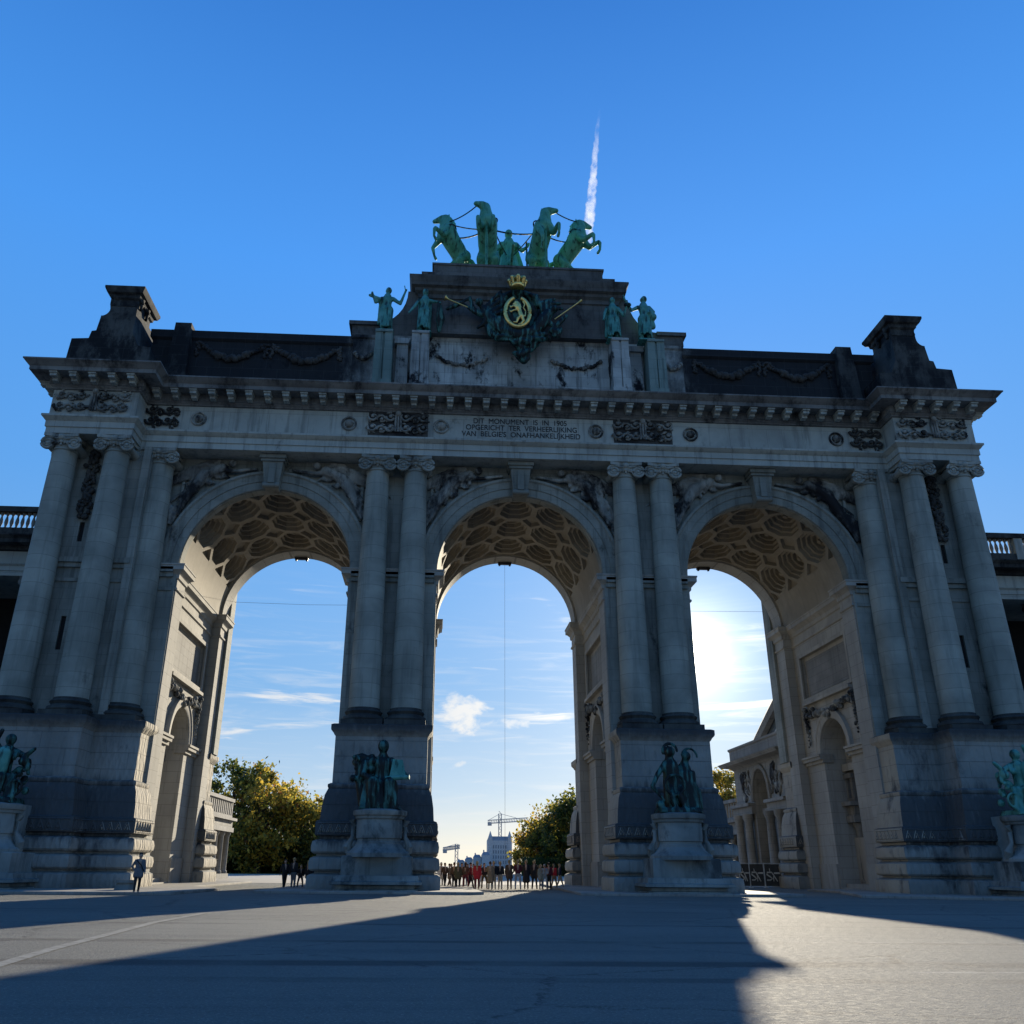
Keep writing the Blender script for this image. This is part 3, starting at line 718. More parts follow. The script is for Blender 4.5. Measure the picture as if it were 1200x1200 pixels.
# centre shoulders and block
sh = [(-11.1, 33.6), (-11.1, 34.5), (-9.5, 34.6)]
for i in range(1, 9): a = i/8*pi/2; sh.append((-9.5+2.0*sin(a), 37.2-2.6*cos(a)))
sh = sh+[(-x, z) for x, z in sh[::-1]]
MB().extr(sh, .0, 9.8).build('attic_shoulder', M['attic_block'], arch, 30)
mb = MB(); mb.box(-11.3, -9.3, -.16, 9.9, 34.35, 34.62); mb.box(9.3, 11.3, -.16, 9.9, 34.35, 34.62); mb.build('attic_coping', M['attic_block'], arch, 0)
MB().sweep([(-6.7, -.25), (6.7, -.25), (6.7, 9.7), (-6.7, 9.7)], [(.25, 33.62), (.25, 34.0), (.02, 34.15), (.0, 36.45), (.1, 36.5), (.12, 36.8), (.3, 36.95), (.34, 37.15), (.55, 37.25), (.58, 37.55), (.72, 37.8), (.72, 37.95), (.25, 38.05)]).build('quadriga_block', M['attic_block'], arch, 30)
mb = MB(); mb.box(-6.65, 6.65, -.2, 9.6, 38.0, 38.75); mb.box(-5.85, 5.85, .0, 9.4, 38.75, 39.5); mb.box(-5.95, 5.95, -.06, 9.5, 39.5, 39.66); mb.build('stepped_plinth', M['attic_block'], arch, 0)
mb = MB(); mb.box(-.3, .3, -.32, .3, 28.95, 29.35); mb.build('drain_opening', M['dark_void'], arch, 0)

# ================================================================== SCULPTURE
def horse_mesh(turn=0.0, head_side=0.0, leg=0):
    mb = MB()
    chain(mb, [((0, .95, 2.35), .62), ((0, .45, 3.0), .68), ((0, -.1, 3.55), .7), ((0, -.5, 4.1), .74)], 12)
    mb.ball((-.3, .95, 2.5), .5, 12); mb.ball((.3, .95, 2.5), .5, 12)
    mb.ball((-.3, -.75, 4.0), .42, 12); mb.ball((.3, -.75, 4.0), .42, 12)
    hs = head_side
    chain(mb, [((0, -.5, 4.15), .64), ((hs*.05, -.62, 4.6), .52), ((hs*.08, -.68, 5.05), .41), ((hs*.1, -.62, 5.45), .36)], 12)
    chain(mb, [((hs*.1, -.62, 5.5), .32), ((hs*.32, -.82, 5.52), .28), ((hs*.62, -1.1, 5.4), .185), ((hs*.74, -1.2, 5.32), .18)], 10)
    chain(mb, [((hs*.22, -.78, 5.32), .24), ((hs*.58, -1.05, 5.22), .12)], 8)
    for sx in (-1, 1):
        chain(mb, [((hs*.1+sx*.17, -.45, 5.72), .1), ((hs*.1+sx*.2, -.42, 5.98), .03)], 8)
        chain(mb, [((sx*.38, .9, 2.3), .46), ((sx*.5, .35, 1.75), .3), ((sx*.5, .75, 1.05), .19), ((sx*.5, .72, .95), .17), ((sx*.48, .35, .4), .12), ((sx*.48, .2, .2), .13), ((sx*.48, .1, .1), .16)], 10)
        if (leg == 0) or (leg == sx):
            chain(mb, [((sx*.38, -.85, 3.75), .32), ((sx*.48, -1.2, 3.3), .22), ((sx*.52, -1.95, 3.5), .16), ((sx*.52, -2.05, 3.35), .14), ((sx*.5, -2.05, 2.75), .1), ((sx*.5, -1.85, 2.5), .13)], 10)
        else:
            chain(mb, [((sx*.38, -.85, 3.7), .32), ((sx*.46, -1.15, 3.1), .22), ((sx*.48, -1.45, 2.55), .15), ((sx*.48, -1.3, 1.95), .1), ((sx*.48, -1.15, 1.7), .13)], 10)
    return blob(mb, .075, 2)
def mane_mesh(hs):
    mb = MB(); rnd = random.Random(4)
    for k in range(15):
        t = k/14; z = 4.35+1.4*t; y = -.08-.2*t
        mb.capsule((hs*.1*t, y, z), .13, (hs*.1*t+rnd.uniform(-.12, .12), y+.42+rnd.uniform(0, .2), z-.1-rnd.uniform(0, .3)), .04, 7)
        mb.capsule((hs*.15*t, y-.05, z), .14, (hs*.15*t, y+.12, z+.05), .12, 7)
    return blob(mb, .06, 1)
def tail_mesh():
    mb = MB(); chain(mb, [((0, 1.45, 2.7), .14), ((0, 1.85, 2.6), .2), ((.1, 2.1, 2.0), .26), ((.05, 2.15, 1.3), .2), ((0, 2.1, .7), .06)]); return blob(mb, .07, 1)
def harness_mesh():
    mb = MB(); pts = [(.72*cos(a), -.45+.55*sin(a)*-1, 4.3-.55*sin(a)*-1*.0+.18*cos(2*a)) for a in [2*pi*i/20 for i in range(20)]]
    mb.tube(pts, .05, 6, True); return mb.mesh('harness')
PLAT = 39.66
hdefs = [(531, 260, 1.3, -.95, -1, 'leftmost rearing green bronze horse on top, its body turned outward to the left', .96, 1),
         (572, 240, .7, -.12, -1, 'second rearing green bronze horse from the left, facing forward with raised head', 1.03, 0),
         (634, 240, .7, .3, 1, 'third rearing green bronze horse from the left, head turned to the right', 1.0, 1),
         (671, 262, 1.3, .95, 1, 'rightmost rearing green bronze horse on top, leaping outward below the contrail', .97, 0)]
hmesh = {}
horses = []
for u, w, y, rz, hs, lab, sc, leg in hdefs:
    p = on_y(u, w, y)
    if (hs, leg) not in hmesh: hmesh[(hs, leg)] = (horse_mesh(0, hs, leg), mane_mesh(hs))
    e = empty('bronze_horse', (p.x, y+.6, PLAT), rz, lab, 'horse statue', 'quadriga horses on top of the arch'); e.scale = (sc*1.0,)*3
    link('body', hmesh[(hs, leg)][0], M['bronze'], e, 60)
    link('mane', hmesh[(hs, leg)][1], M['bronze'], e, 60)
    link('tail', tail_mesh(), M['bronze'], e, 60); link('harness', harness_mesh(), M['bronze_dark'], e, 60)
    if abs(rz) < .5:
        MB().tube([(0, -.9, 0), (0, -.9, 3.6)], .1, 8).build('support_post', M['bronze'], e, 40)
    horses.append((e, hs, rz, sc*1.0))
def hp(i, q):
    e, hs, rz, sc = horses[i]; return Matrix.Rotation(rz, 4, 'Z') @ (Vector(q)*sc) + e.location
def rein(a, b, sag):
    return [a.lerp(b, t/12)+Vector((0, 0, -sag*4*(t/12)*(1-t/12))) for t in range(13)]
rb = MB()
m = lambda i: hp(i, (horses[i][1]*.6, -1.1, 5.3)); n_ = lambda i: hp(i, (0, -.7, 5.0)); c_ = lambda i: hp(i, (0, -.2, 3.9))
rb.tube(rein(m(1), n_(0), .25), .045, 5); rb.tube(rein(m(2), n_(3)+Vector((0, 0, .5)), .15), .045, 5)
rb.tube(rein(n_(0), c_(1), .2), .045, 5); rb.tube(rein(c_(0), c_(1), .35), .06, 5); rb.tube(rein(c_(2), c_(3), .3), .05, 5)
rb.tube(rein(c_(1)+Vector((0, 0, .1)), c_(2), .3), .06, 5); rb.tube(rein(n_(2), Vector((-.1, 3.6, 43.4)), .25), .045, 5); rb.tube(rein(n_(1), Vector((-.5, 3.6, 43.4)), .25), .045, 5)
tag(rb.build('bronze_reins', M['bronze_dark'], None, 40), 'thin dark bronze reins strung between the four rearing horses', 'reins')

def draped_figure(h=3.5, lean=0.0, arms=((-.9, 2.6, -1.1, 3.0), (.9, 2.5, 1.1, 3.2)), skirt=.55, head_turn=0, cape=0, extra=None, base=True, seated=False, helmet=False):
    """standing draped bronze figure; arms = (elbow_x, elbow_z, hand_x, hand_z) for each side on a 3.5 high body"""
    mb = MB(); k = h/3.5
    L = lambda x, y, z: ((x+lean*z/3.5)*k, y*k, z*k)
    if seated:
        chain(mb, [(L(0, 0, 1.35), .36*k), (L(0, -.02, 1.9), .3*k), (L(0, 0, 2.35), .36*k)], 10)
        for s in (-1, 1):
            chain(mb, [(L(s*.18, -.1, 1.25), .27*k), (L(s*.28, -.85, 1.25), .22*k), (L(s*.26, -.9, .7), .17*k), (L(s*.24, -.85, .1), .13*k), (L(s*.26, -1.1, .06), .1*k)], 9)
        mb.capsule(L(0, -.2, 1.1), .4*k, L(0, -.5, .3), .42*k, 10); mb.capsule(L(0, .35, .3), .6*k, L(0, .3, 1.0), .5*k, 10)
    else:
        chain(mb, [(L(0, 0, 1.75), .36*k), (L(0, 0, 2.2), .27*k), (L(0, .02, 2.6), .33*k), (L(0, .02, 2.82), .26*k)], 10)
        for s in (-1, 1):
            chain(mb, [(L(s*.17, 0, 1.75), .27*k), (L(s*.22, -.14*(s > 0), .95), .19*k), (L(s*.22, 0, .45), .14*k), (L(s*.24, .02, .1), .1*k), (L(s*.26, -.22, .06), .08*k)], 9)
    rnd = random.Random(int(h*100)+len(arms))
    for q in range(13):
        a = 2*pi*q/13; r0 = .3; 
        if not seated: mb.capsule(L(r0*cos(a), r0*.7*sin(a), 1.9), .1*k, L(skirt*cos(a)*.8, skirt*.75*sin(a), .32+rnd.uniform(0, .3)), .075*k, 6)
    mb.capsule(L(0, 0, 2.8), .13*k, L(head_turn*.04, -.03, 3.08), .11*k, 8)
    mb.ball(L(head_turn*.06, -.05, 3.27), .2*k, 12, (1, 1.1, 1.2)); mb.ball(L(head_turn*.12, -.24, 3.24), .05*k, 6)
    mb.ball(L(head_turn*.02, .07, 3.3), .2*k, 10)
    if helmet: mb.ball(L(0, 0, 3.42), .2*k, 10, (1, 1.2, .8))
    for s, (ex, ez, hx, hz) in zip((-1, 1), arms):
        chain(mb, [(L(s*.36, 0, 2.66), .15*k), (L(ex, -.15, ez), .11*k), (L(hx, -.3, hz), .075*k), (L(hx*1.04, -.34, hz+.1*(1 if hz > ez else -1)), .085*k)], 8)
        hxx = hx*1.05; hzz = hz+.16*(1 if hz > ez else -1)
        for f_ in range(4): mb.capsule(L(hx*1.03, -.34, hz), .035*k, L(hxx+.04*(f_-1.5), -.36-.02*f_, hzz), .025*k, 5)
    if cape:
        for q in range(9): mb.capsule(L((-.35+.09*q), .25, 2.7), .1*k, L((-.55+.14*q)*cape, .35, .5+rnd.uniform(0, .4)), .09*k, 6)
    if extra:
        for seg in extra: mb.capsule(L(*seg[0]), seg[1]*k, L(*seg[2]), seg[3]*k, 7)
    if base: mb.taper(-.55*k, .55*k, -.45*k, .4*k, -.02, .12*k, .06)
    return blob(mb, .05*k, 1)
def statue(name, u, w_feet, y, z, mesh, mat, lab, cat='statue', grp=None, rz=0):
    x = on_y(u, w_feet, y).x
    e = empty(name, (x, y, z), rz, lab, cat, grp)
    link('figure', mesh, mat, e, 70); return e
G = 'allegorical statues on the attic'
e = statue('bronze_statue', 452, 388, -.85, 33.22, draped_figure(3.55, 0, ((-.75, 2.25, -.95, 2.75), (.85, 2.2, 1.15, 3.05)), .42, 1, extra=[((-.5, -.2, 2.5), .12, (-1.15, -.2, 2.75), .1), ((-.35, .1, 2.4), .22, (-.5, .25, .9), .12)]), M['bronze_teal'], 'green bronze statue with raised right hand, outermost on the left of the attic', 'statue', G)
MB().tube([(1.17, -.36, 3.15), (1.1, -.4, 3.5)], .03, 6).build('stylus', M['bronze_teal'], e, 40)
e = statue('bronze_statue', 496, 390, -.85, 33.22, draped_figure(3.5, .05, ((-.65, 2.1, -.95, 1.55), (.6, 2.5, .95, 2.4)), .5, 0, cape=.7, helmet=True), M['bronze_teal'], 'green bronze statue with lowered arm in front of the dark block, left of the shield', 'statue', G)
MB().tube([(.95, -.3, 2.45), (1.1, -.1, 1.2), (1.0, .1, .3)], [.1, .3, .1], 8).build('shield', M['bronze_dark'], e, 40)
e = statue('bronze_statue', 720, 400, -.85, 33.22, draped_figure(3.45, 0, ((-.6, 2.1, -.7, 1.6), (.7, 2.0, .85, 2.5)), .52, 0, cape=.9), M['bronze_teal'], 'green bronze statue in long robe holding a small object, right of the shield', 'statue', G)
MB().ball((.95, -.35, 2.7), .2, 10, (1.3, 1, .8)).build('held_bundle', M['bronze_dark'], e, 40)
e = statue('bronze_statue', 757, 402, -.85, 33.22, draped_figure(3.65, 0, ((-.85, 2.3, -1.25, 3.0), (.6, 2.25, .2, 2.2)), .5, 1, extra=[((.1, -.1, 2.5), .2, (.55, -.1, 1.9), .25), ((.4, .1, 2.0), .2, (.55, .1, 1.3), .2)]), M['bronze_teal'], 'green bronze statue with arm stretched out and up, outermost on the right of the attic', 'statue', G)
MB().tube([(-1.28, -.36, 3.05), (-1.42, -.4, 3.45)], .03, 6).build('stylus', M['bronze_teal'], e, 40)
# charioteer and chariot
xq = on_y(596, 265, 4.0).x
e = empty('bronze_charioteer', (xq, 4.0, PLAT), 0, 'green bronze charioteer standing between the inner horses in the quadriga chariot', 'statue')
link('figure', draped_figure(5.4, 0, ((-.7, 2.1, -1.0, 2.2), (.65, 2.2, .9, 2.35)), .75, 0, cape=1.6), M['bronze'], e, 70)
MB().tube([(1.35, -.5, 0), (1.3, -.5, 4.0)], .07, 8).build('staff', M['bronze_dark'], e, 40)
e.location.z = PLAT+1.0
e = empty('bronze_chariot', (xq, 4.2, PLAT), 0, 'green bronze chariot with spoked wheels behind the four horses', 'chariot')
b = MB(); b.lathe(0, 0, [(1.2, .9), (1.25, 1.0), (1.15, 1.1), (1.2, 2.2), (1.3, 2.35), (1.22, 2.4), (1.1, 2.2), (1.05, 1.15)], 20, pi, 2*pi); b.box(-1.2, 1.2, 0, 1.4, .85, 1.0); b.build('chariot_body', M['bronze'], e, 40)
for s in (-1, 1):
    wb = MB(); wb.tube([(s*1.45, .4+1.0*cos(2*pi*i/24), 1.0+1.0*sin(2*pi*i/24)) for i in range(24)], .11, 6, True)
    for i in range(8): a = 2*pi*i/8; wb.tube([(s*1.45, .4, 1.0), (s*1.45, .4+.95*cos(a), 1+.95*sin(a))], .06, 6)
    wb.build('wheel', M['bronze'], e, 40)
MB().tube([(0, -1, 1.1), (0, -4.2, 1.9)], .09, 8).build('shaft', M['bronze'], e, 40)

# heraldic group on the block
Y = -1.0
def W(u, w, y=Y): p = on_y(u, w, y); return (p.x, p.y, p.z)
e = empty('heraldic_group', (0, 0, 0), 0, 'dark bronze winged trumpeters around a gilded oval shield with lion and crown', 'sculpture')
mb = MB(); rnd = random.Random(3)
def wc(pts, n=8): chain(mb, [(W(*p[:2], Y+p[3] if len(p) > 3 else Y), p[2]) for p in pts], n)
# left trumpeter: trumpet arm, head, wing, body sweeping down to the right
wc([(524, 362, .12), (534, 358, .18), (542, 354, .13)]); wc([(541, 354, .1), (551, 349, .12), (554, 361, .15), (563, 368, .2)]); wc([(545, 357, .1), (556, 366, .15), (566, 369, .24)])
mb.ball(W(561.5, 354, Y-.15), .27, 12); wc([(563, 357, .15), (568, 364, .26), (573, 370, .36), (579, 379, .48), (588, 386, .55), (598, 390, .45), (606, 395, .35)])
for u0, w0, u1, w1, u2, w2, r in ((568, 362, 577, 352, 587, 341, .13), (571, 364, 581, 356, 591, 345, .13), (574, 367, 584, 361, 593, 352, .14), (577, 370, 587, 366, 594, 360, .14)): wc([(u0, w0, r*1.4), (u1, w1, r*1.1), (u2, w2, r*.7)])
wc([(570, 372, .2), (566, 380, .16), (560, 384, .1)]); wc([(585, 374, .25, -.3), (596, 382, .32, -.3), (606, 390, .22, -.2)]); wc([(572, 384, .22), (576, 392, .26), (586, 397, .24)])
# right trumpeter
mb.ball(W(650, 362, Y-.15), .26, 12); wc([(648, 365, .2), (642, 368, .36), (637, 374, .46), (632, 382, .46), (624, 390, .38)]); wc([(640, 356, .3, .1), (633, 358, .28, .1)])
for u0, w0, u1, w1, u2, w2, r in ((636, 364, 645, 356, 656, 356, .16), (637, 368, 647, 361, 659, 362, .15), (636, 361, 641, 353, 650, 351, .14)): wc([(u0, w0, r*1.4), (u1, w1, r*1.1), (u2, w2, r*.7)])
wc([(644, 389, .12), (652, 382, .2), (659, 375, .18), (664, 370, .11)]); wc([(640, 376, .24), (646, 380, .18)]); wc([(648, 388, .22), (654, 390, .24), (657, 386, .16)]); wc([(649, 393, .16), (655, 394, .12)])
# mantle framing the oval shield
for sgn in (-1, 1):
    pts_ = []
    for q in range(9):
        a = pi/2*.75-q/8*pi*.85; pts_.append((606.5+sgn*(20+3*sin(q*1.7))*cos(a), 366-24*sin(a), .30 if q % 2 else .22, .28))
    wc(pts_)
wc([(586, 346, .14), (591, 349, .24), (589, 356, .18)]); wc([(622, 346, .16), (628, 349, .27), (630, 357, .2)])
# foot of the composition: knotted drapery
wc([(590, 388, .36, -.2), (606, 393, .4, -.3), (622, 389, .36, -.2), (632, 383, .3)])
wc([(600, 394, .4), (607, 403, .36), (613, 411, .34), (618, 417, .24)]); wc([(624, 394, .36), (628, 402, .3), (622, 409, .24)]); wc([(603, 402, .2, -.3), (611, 399, .24, -.3), (619, 402, .2, -.3)]); wc([(603, 414, .16, -.2), (610, 416, .26, -.2), (619, 411, .2, -.2)]); wc([(608, 418, .24), (614, 423, .24), (619, 420, .16)]); wc([(634, 394, .28), (642, 396, .2)])
for k in range(22): wc([(rnd.uniform(580, 640), rnd.uniform(386, 399), .17, rnd.uniform(-.45, -.15)), (rnd.uniform(585, 635), rnd.uniform(390, 402), .1, -.2)], 6)
link('figures', blob(mb, .06, 1), M['bronze_dark'], e, 70)
sc_ = W(606.5, 366, -1.55); sx_, sz_ = .80, 1.12
b = MB(); pts = []
for i in range(40):
    a = 2*pi*i/40; b.v.append((sc_[0]+sx_*cos(a), sc_[1]+.12, sc_[2]+sz_*sin(a)))
for i in range(40):
    a = 2*pi*i/40; b.v.append((sc_[0]+sx_*.5*cos(a), sc_[1]+.02, sc_[2]+sz_*.5*sin(a)))
b.v.append((sc_[0], sc_[1], sc_[2]))
b.f = [(i, (i+1) % 40, 40+(i+1) % 40, 40+i) for i in range(40)]+[(40+i, 40+(i+1) % 40, 80) for i in range(40)]
so = b.build('shield', M['bronze_dark'], e, 60, fix=False)
MB().tube([(sc_[0]+sx_*cos(pi/2+.3+(2*pi-.6)*i/40), sc_[1]-.02, sc_[2]+sz_*sin(pi/2+.3+(2*pi-.6)*i/40)) for i in range(41)], .15, 8).build('rim', M['gold'], so, 60)
# rampant lion facing left, built from capsules
ln = MB(); X = lambda x, z, d=.12: (sc_[0]+x*.74, sc_[1]-d, sc_[2]+z*1.0)
def lc(pts): chain(ln, [(X(p[0], p[1]), p[2]) for p in pts], 7)
lc([(.3, -.35, .17), (.18, 0, .15), (.02, .3, .2)]); lc([(.02, .35, .19), (-.1, .62, .18)]); lc([(-.1, .62, .16), (-.34, .56, .08)]); lc([(-.05, .72, .1), (.14, .5, .12), (.22, .3, .1)])
lc([(-.05, .3, .1), (-.38, .42, .08), (-.6, .3, .07), (-.68, .42, .04)]); lc([(0, .12, .1), (-.35, .08, .07), (-.6, -.05, .07), (-.7, .06, .04)])
lc([(.28, -.4, .15), (.02, -.55, .11), (-.1, -.85, .07), (-.34, -.84, .06)]); lc([(.36, -.4, .14), (.5, -.7, .1), (.3, -.95, .07), (.08, -.98, .05)])
lc([(.38, -.3, .07), (.66, -.35, .05), (.7, .05, .045), (.5, .3, .045), (.62, .55, .05), (.5, .75, .07)])
link('lion', blob(ln, .03, 1), M['gold'], so, 60)
cp = W(606.5, 332, -1.6); c = MB()
c.lathe(cp[0], cp[1], [(.42, cp[2]-.42), (.46, cp[2]-.38), (.46, cp[2]-.2), (.42, cp[2]-.18)], 20)
for i in range(8):
    a = 2*pi*i/8; c.tube([(cp[0]+.42*cos(a), cp[1]+.42*sin(a), cp[2]-.2), (cp[0]+.58*cos(a), cp[1]+.58*sin(a), cp[2]+.08), (cp[0]+.4*cos(a), cp[1]+.4*sin(a), cp[2]+.3), (cp[0], cp[1], cp[2]+.28)], [.1, .13, .12, .1], 7)
    c.ball((cp[0]+.56*cos(a), cp[1]+.56*sin(a), cp[2]+.2), .13, 7)
c.ball((cp[0], cp[1], cp[2]+.48), .14, 8); c.box(cp[0]-.03, cp[0]+.03, cp[1]-.03, cp[1]+.03, cp[2]+.5, cp[2]+.72); c.box(cp[0]-.12, cp[0]+.12, cp[1]-.03, cp[1]+.03, cp[2]+.58, cp[2]+.65)
c.build('crown', M['gold'], e, 60)
MB().tube([(cp[0], -.9, cp[2]-.9), (cp[0], -1.5, cp[2]-.4)], [.3, .34], 10).build('crown_cushion', M['bronze_dark'], e, 60)
a = W(521.5, 349, -1.3); b_ = W(548, 360, -1.1)
MB().tube([a, Vector(a).lerp(Vector(b_), .12), Vector(a).lerp(Vector(b_), .2), b_], [.22, .07, .045, .04], 10).build('trumpet', M['gold'], e, 60)
a = W(681.5, 352, -1.3); b_ = W(650, 374, -1.1)
MB().tube([a, Vector(a).lerp(Vector(b_), .1), Vector(a).lerp(Vector(b_), .2), b_], [.11, .06, .045, .04], 10).build('trumpet', M['gold'], e, 60)

# pedestals with seated bronze groups at the foot of the arch
def pedestal(x, y, lab):
    e = empty('statue_pedestal', (x, y, 0), 0, lab, 'pedestal', 'bluestone statue pedestals in front of the piers')
    b = MB(); b.sweep([(-1.95, -1.2), (1.95, -1.2), (1.95, 2.2), (-1.95, 2.2)], [(.05, 0), (.05, .18), (-.12, .22), (-.12, .35), (.22, .4), (.22, .52), (.1, .56), (.05, .78)]); b.build('bench_step', M['pedestal'], e, 30)
    MB().sweep([(-1.62, -.95), (1.62, -.95), (1.62, 2.2), (-1.62, 2.2)], [(0.1, .77), (.05, .8), (.05, 1.62), (.0, 1.66)]).build('plinth', M['pedestal'], e, 30)
    d = MB(); d.lathe(0, 0, [(1.55, 1.6), (1.55, 1.78), (1.5, 1.84), (1.38, 1.9), (1.2, 2.08), (1.12, 2.2), (1.12, 2.26), (1.06, 2.3), (1.06, 2.42), (1.12, 2.46), (1.14, 3.1), (1.12, 3.15), (1.12, 3.3), (1.2, 3.36), (1.22, 3.46), (1.3, 3.5), (1.34, 3.58), (1.34, 3.72), (1.1, 3.79)], 36)
    d.box(-1.0, 1.0, .2, 2.3, 1.6, 3.78)
    d.build('drum', M['pedestal'], e, 30)
    for s in (-1, 1): MB().tube([(s*1.4, .1, 1.9), (s*1.5, -.05, 2.1), (s*1.3, -.1, 2.5), (s*1.25, -.1, 3.0), (s*1.32, -.1, 3.3)], [.25, .2, .1, .12, .18], 8).build('scroll', M['pedestal'], e, 50)
    return e
def group_mesh(kind):
    mb = MB(); rnd = random.Random(kind)
    def ch(pts, n=8): chain(mb, [((p[0], p[1], p[2]), p[3]) for p in pts], n)
    mb.taper(-.95, .95, -.8, .8, 0, .22, .08)
    if kind == 1:      # seated figure holding a large open tablet on the right, bundle of arms and drapery on the left
        ch([(0, .1, .9, .5), (0, .1, 1.5, .42), (0, .08, 1.95, .44), (0, .05, 2.25, .26), (0, .0, 2.5, .16)]); mb.ball((0, -.05, 2.74), .27, 12, (1, 1.1, 1.15))
        ch([(-.2, 0, 1.0, .45), (.3, 0, 1.0, .45)]); ch([(-.3, -.2, .9, .45), (-.35, -.3, .3, .42)]); ch([(.35, -.2, .9, .42), (.35, -.3, .3, .42)])
        for s in (-1, 1): ch([(s*.22, 0, 1.05, .34), (s*.38, -.65, 1.1, .28), (s*.38, -.7, .6, .24), (s*.36, -.65, .2, .22)])
        for k in range(26): a = rnd.uniform(-.75, .75); mb.capsule((a, -.45+rnd.uniform(-.2, .1), 1.15), .1, (a*1.2, -.62+rnd.uniform(-.1, .1), .2), .1, 6)
        ch([(-.4, .05, 2.05, .24), (-.85, -.1, 1.95, .2), (-.9, -.3, 1.5, .15), (-.6, -.45, 1.35, .14)]); ch([(.4, .05, 2.05, .24), (.8, -.15, 1.7, .18), (1.1, -.35, 1.45, .14)])
        for k in range(5): ch([(-.5, .05, 2.1-.12*k, .16), (-1.0, 0, 2.3-.16*k, .15), (-1.35+.06*k, -.05, 2.25-.24*k, .1)])
        for k in range(44): mb.ball((-.95+rnd.uniform(-.42, .55), rnd.uniform(-.2, .3), 1.75+rnd.uniform(-.6, .55)), rnd.uniform(.1, .2), 7)
        ch([(-1.05, 0, 1.3, .2), (-.9, 0, .9, .28), (-.7, 0, .3, .36)])
    elif kind == 2:    # two winged figures bending over a wheel
        ch([(-.1, 0, .5, .5), (-.15, 0, 1.3, .44), (-.2, -.05, 1.95, .38), (-.25, -.1, 2.35, .2)]); ch([(.2, .1, .4, .5), (.2, .1, 1.4, .4)]); mb.ball((-.22, -.2, 2.6), .24, 12)
        ch([(.55, .1, .3, .46), (.5, .1, 1.2, .38), (.45, .05, 1.85, .34), (.5, 0, 2.2, .18)]); mb.ball((.55, -.1, 2.42), .22, 12)
        for k in range(16): a = k/15*pi; mb.capsule((-.2+.34*cos(a), -.1, 2.65+.32*sin(a)), .07, (-.2+.34*cos(a+.35), -.1, 2.65+.32*sin(a+.35)), .07, 6)
        for k in range(16): a = k/15*pi*.8; mb.capsule((.7+.36*cos(a), -.1, 2.4+.36*sin(a)), .06, (.7+.36*cos(a+.35), -.1, 2.4+.36*sin(a+.35)), .06, 6)
        ch([(-.45, -.1, 2.1, .15), (-.9, -.3, 1.6, .12), (-1.15, -.4, 1.15, .1)]); ch([(-1.2, -.4, 1.1, .1), (-.7, -.5, .5, .06)])
        for k in range(20): a = 2*pi*k/20; mb.capsule((-.2+.45*cos(a), -.6, 1.15+.42*sin(a)), .07, (-.2+.45*cos(a+.4), -.6, 1.15+.42*sin(a+.4)), .07, 6)
        for s in (-.3, .1): ch([(s, -.3, 1.0, .17), (s-.05, -.55, .65, .14), (s+.1, -.6, .2, .1)])
        for k in range(18): x = rnd.uniform(.2, .8); mb.capsule((x, -.2, 1.7), .11, (x*1.05, -.35, .3), .09, 6)
        ch([(1.0, 0, .3, .2), (1.0, 0, .9, .16), (.9, 0, 1.3, .05)]); mb.ball((-.9, -.5, .3), .22, 8)
    else:              # seated figure with arms raised, globe and drapery
        ch([(0, 0, .9, .4), (.05, 0, 1.5, .33), (.1, -.05, 2.05, .33), (.12, -.05, 2.35, .16)]); mb.ball((.15, -.1, 2.6), .24, 12)
        for s in (-1, 1): ch([(s*.2, -.1, .95, .28), (s*.3, -.65, 1.0, .22), (s*.32, -.7, .5, .16), (s*.3, -.7, .2, .14)])
        ch([(-.25, 0, 2.1, .16), (-.5, -.1, 2.5, .12), (-.3, -.15, 2.95, .1)]); ch([(.4, 0, 2.1, .16), (.9, -.1, 1.9, .12), (1.3, -.2, 2.2, .09)])
        for k in range(18): a = rnd.uniform(-.7, .7); mb.capsule((a, -.35, 1.1), .12, (a*1.3, -.55, .25), .1, 6)
        for k in range(24): mb.ball((.7+rnd.uniform(-.35, .45), rnd.uniform(-.3, .3), 1.2+rnd.uniform(-.8, .7)), rnd.uniform(.1, .2), 7)
        for k in range(16): a = 2*pi*k/16; mb.capsule((.9+.3*cos(a), -.5, .6+.3*sin(a)), .06, (.9+.3*cos(a+.45), -.5, .6+.3*sin(a+.45)), .06, 6)
    return blob(mb, .045, 1)
GP = 'seated bronze groups at the foot of the piers'
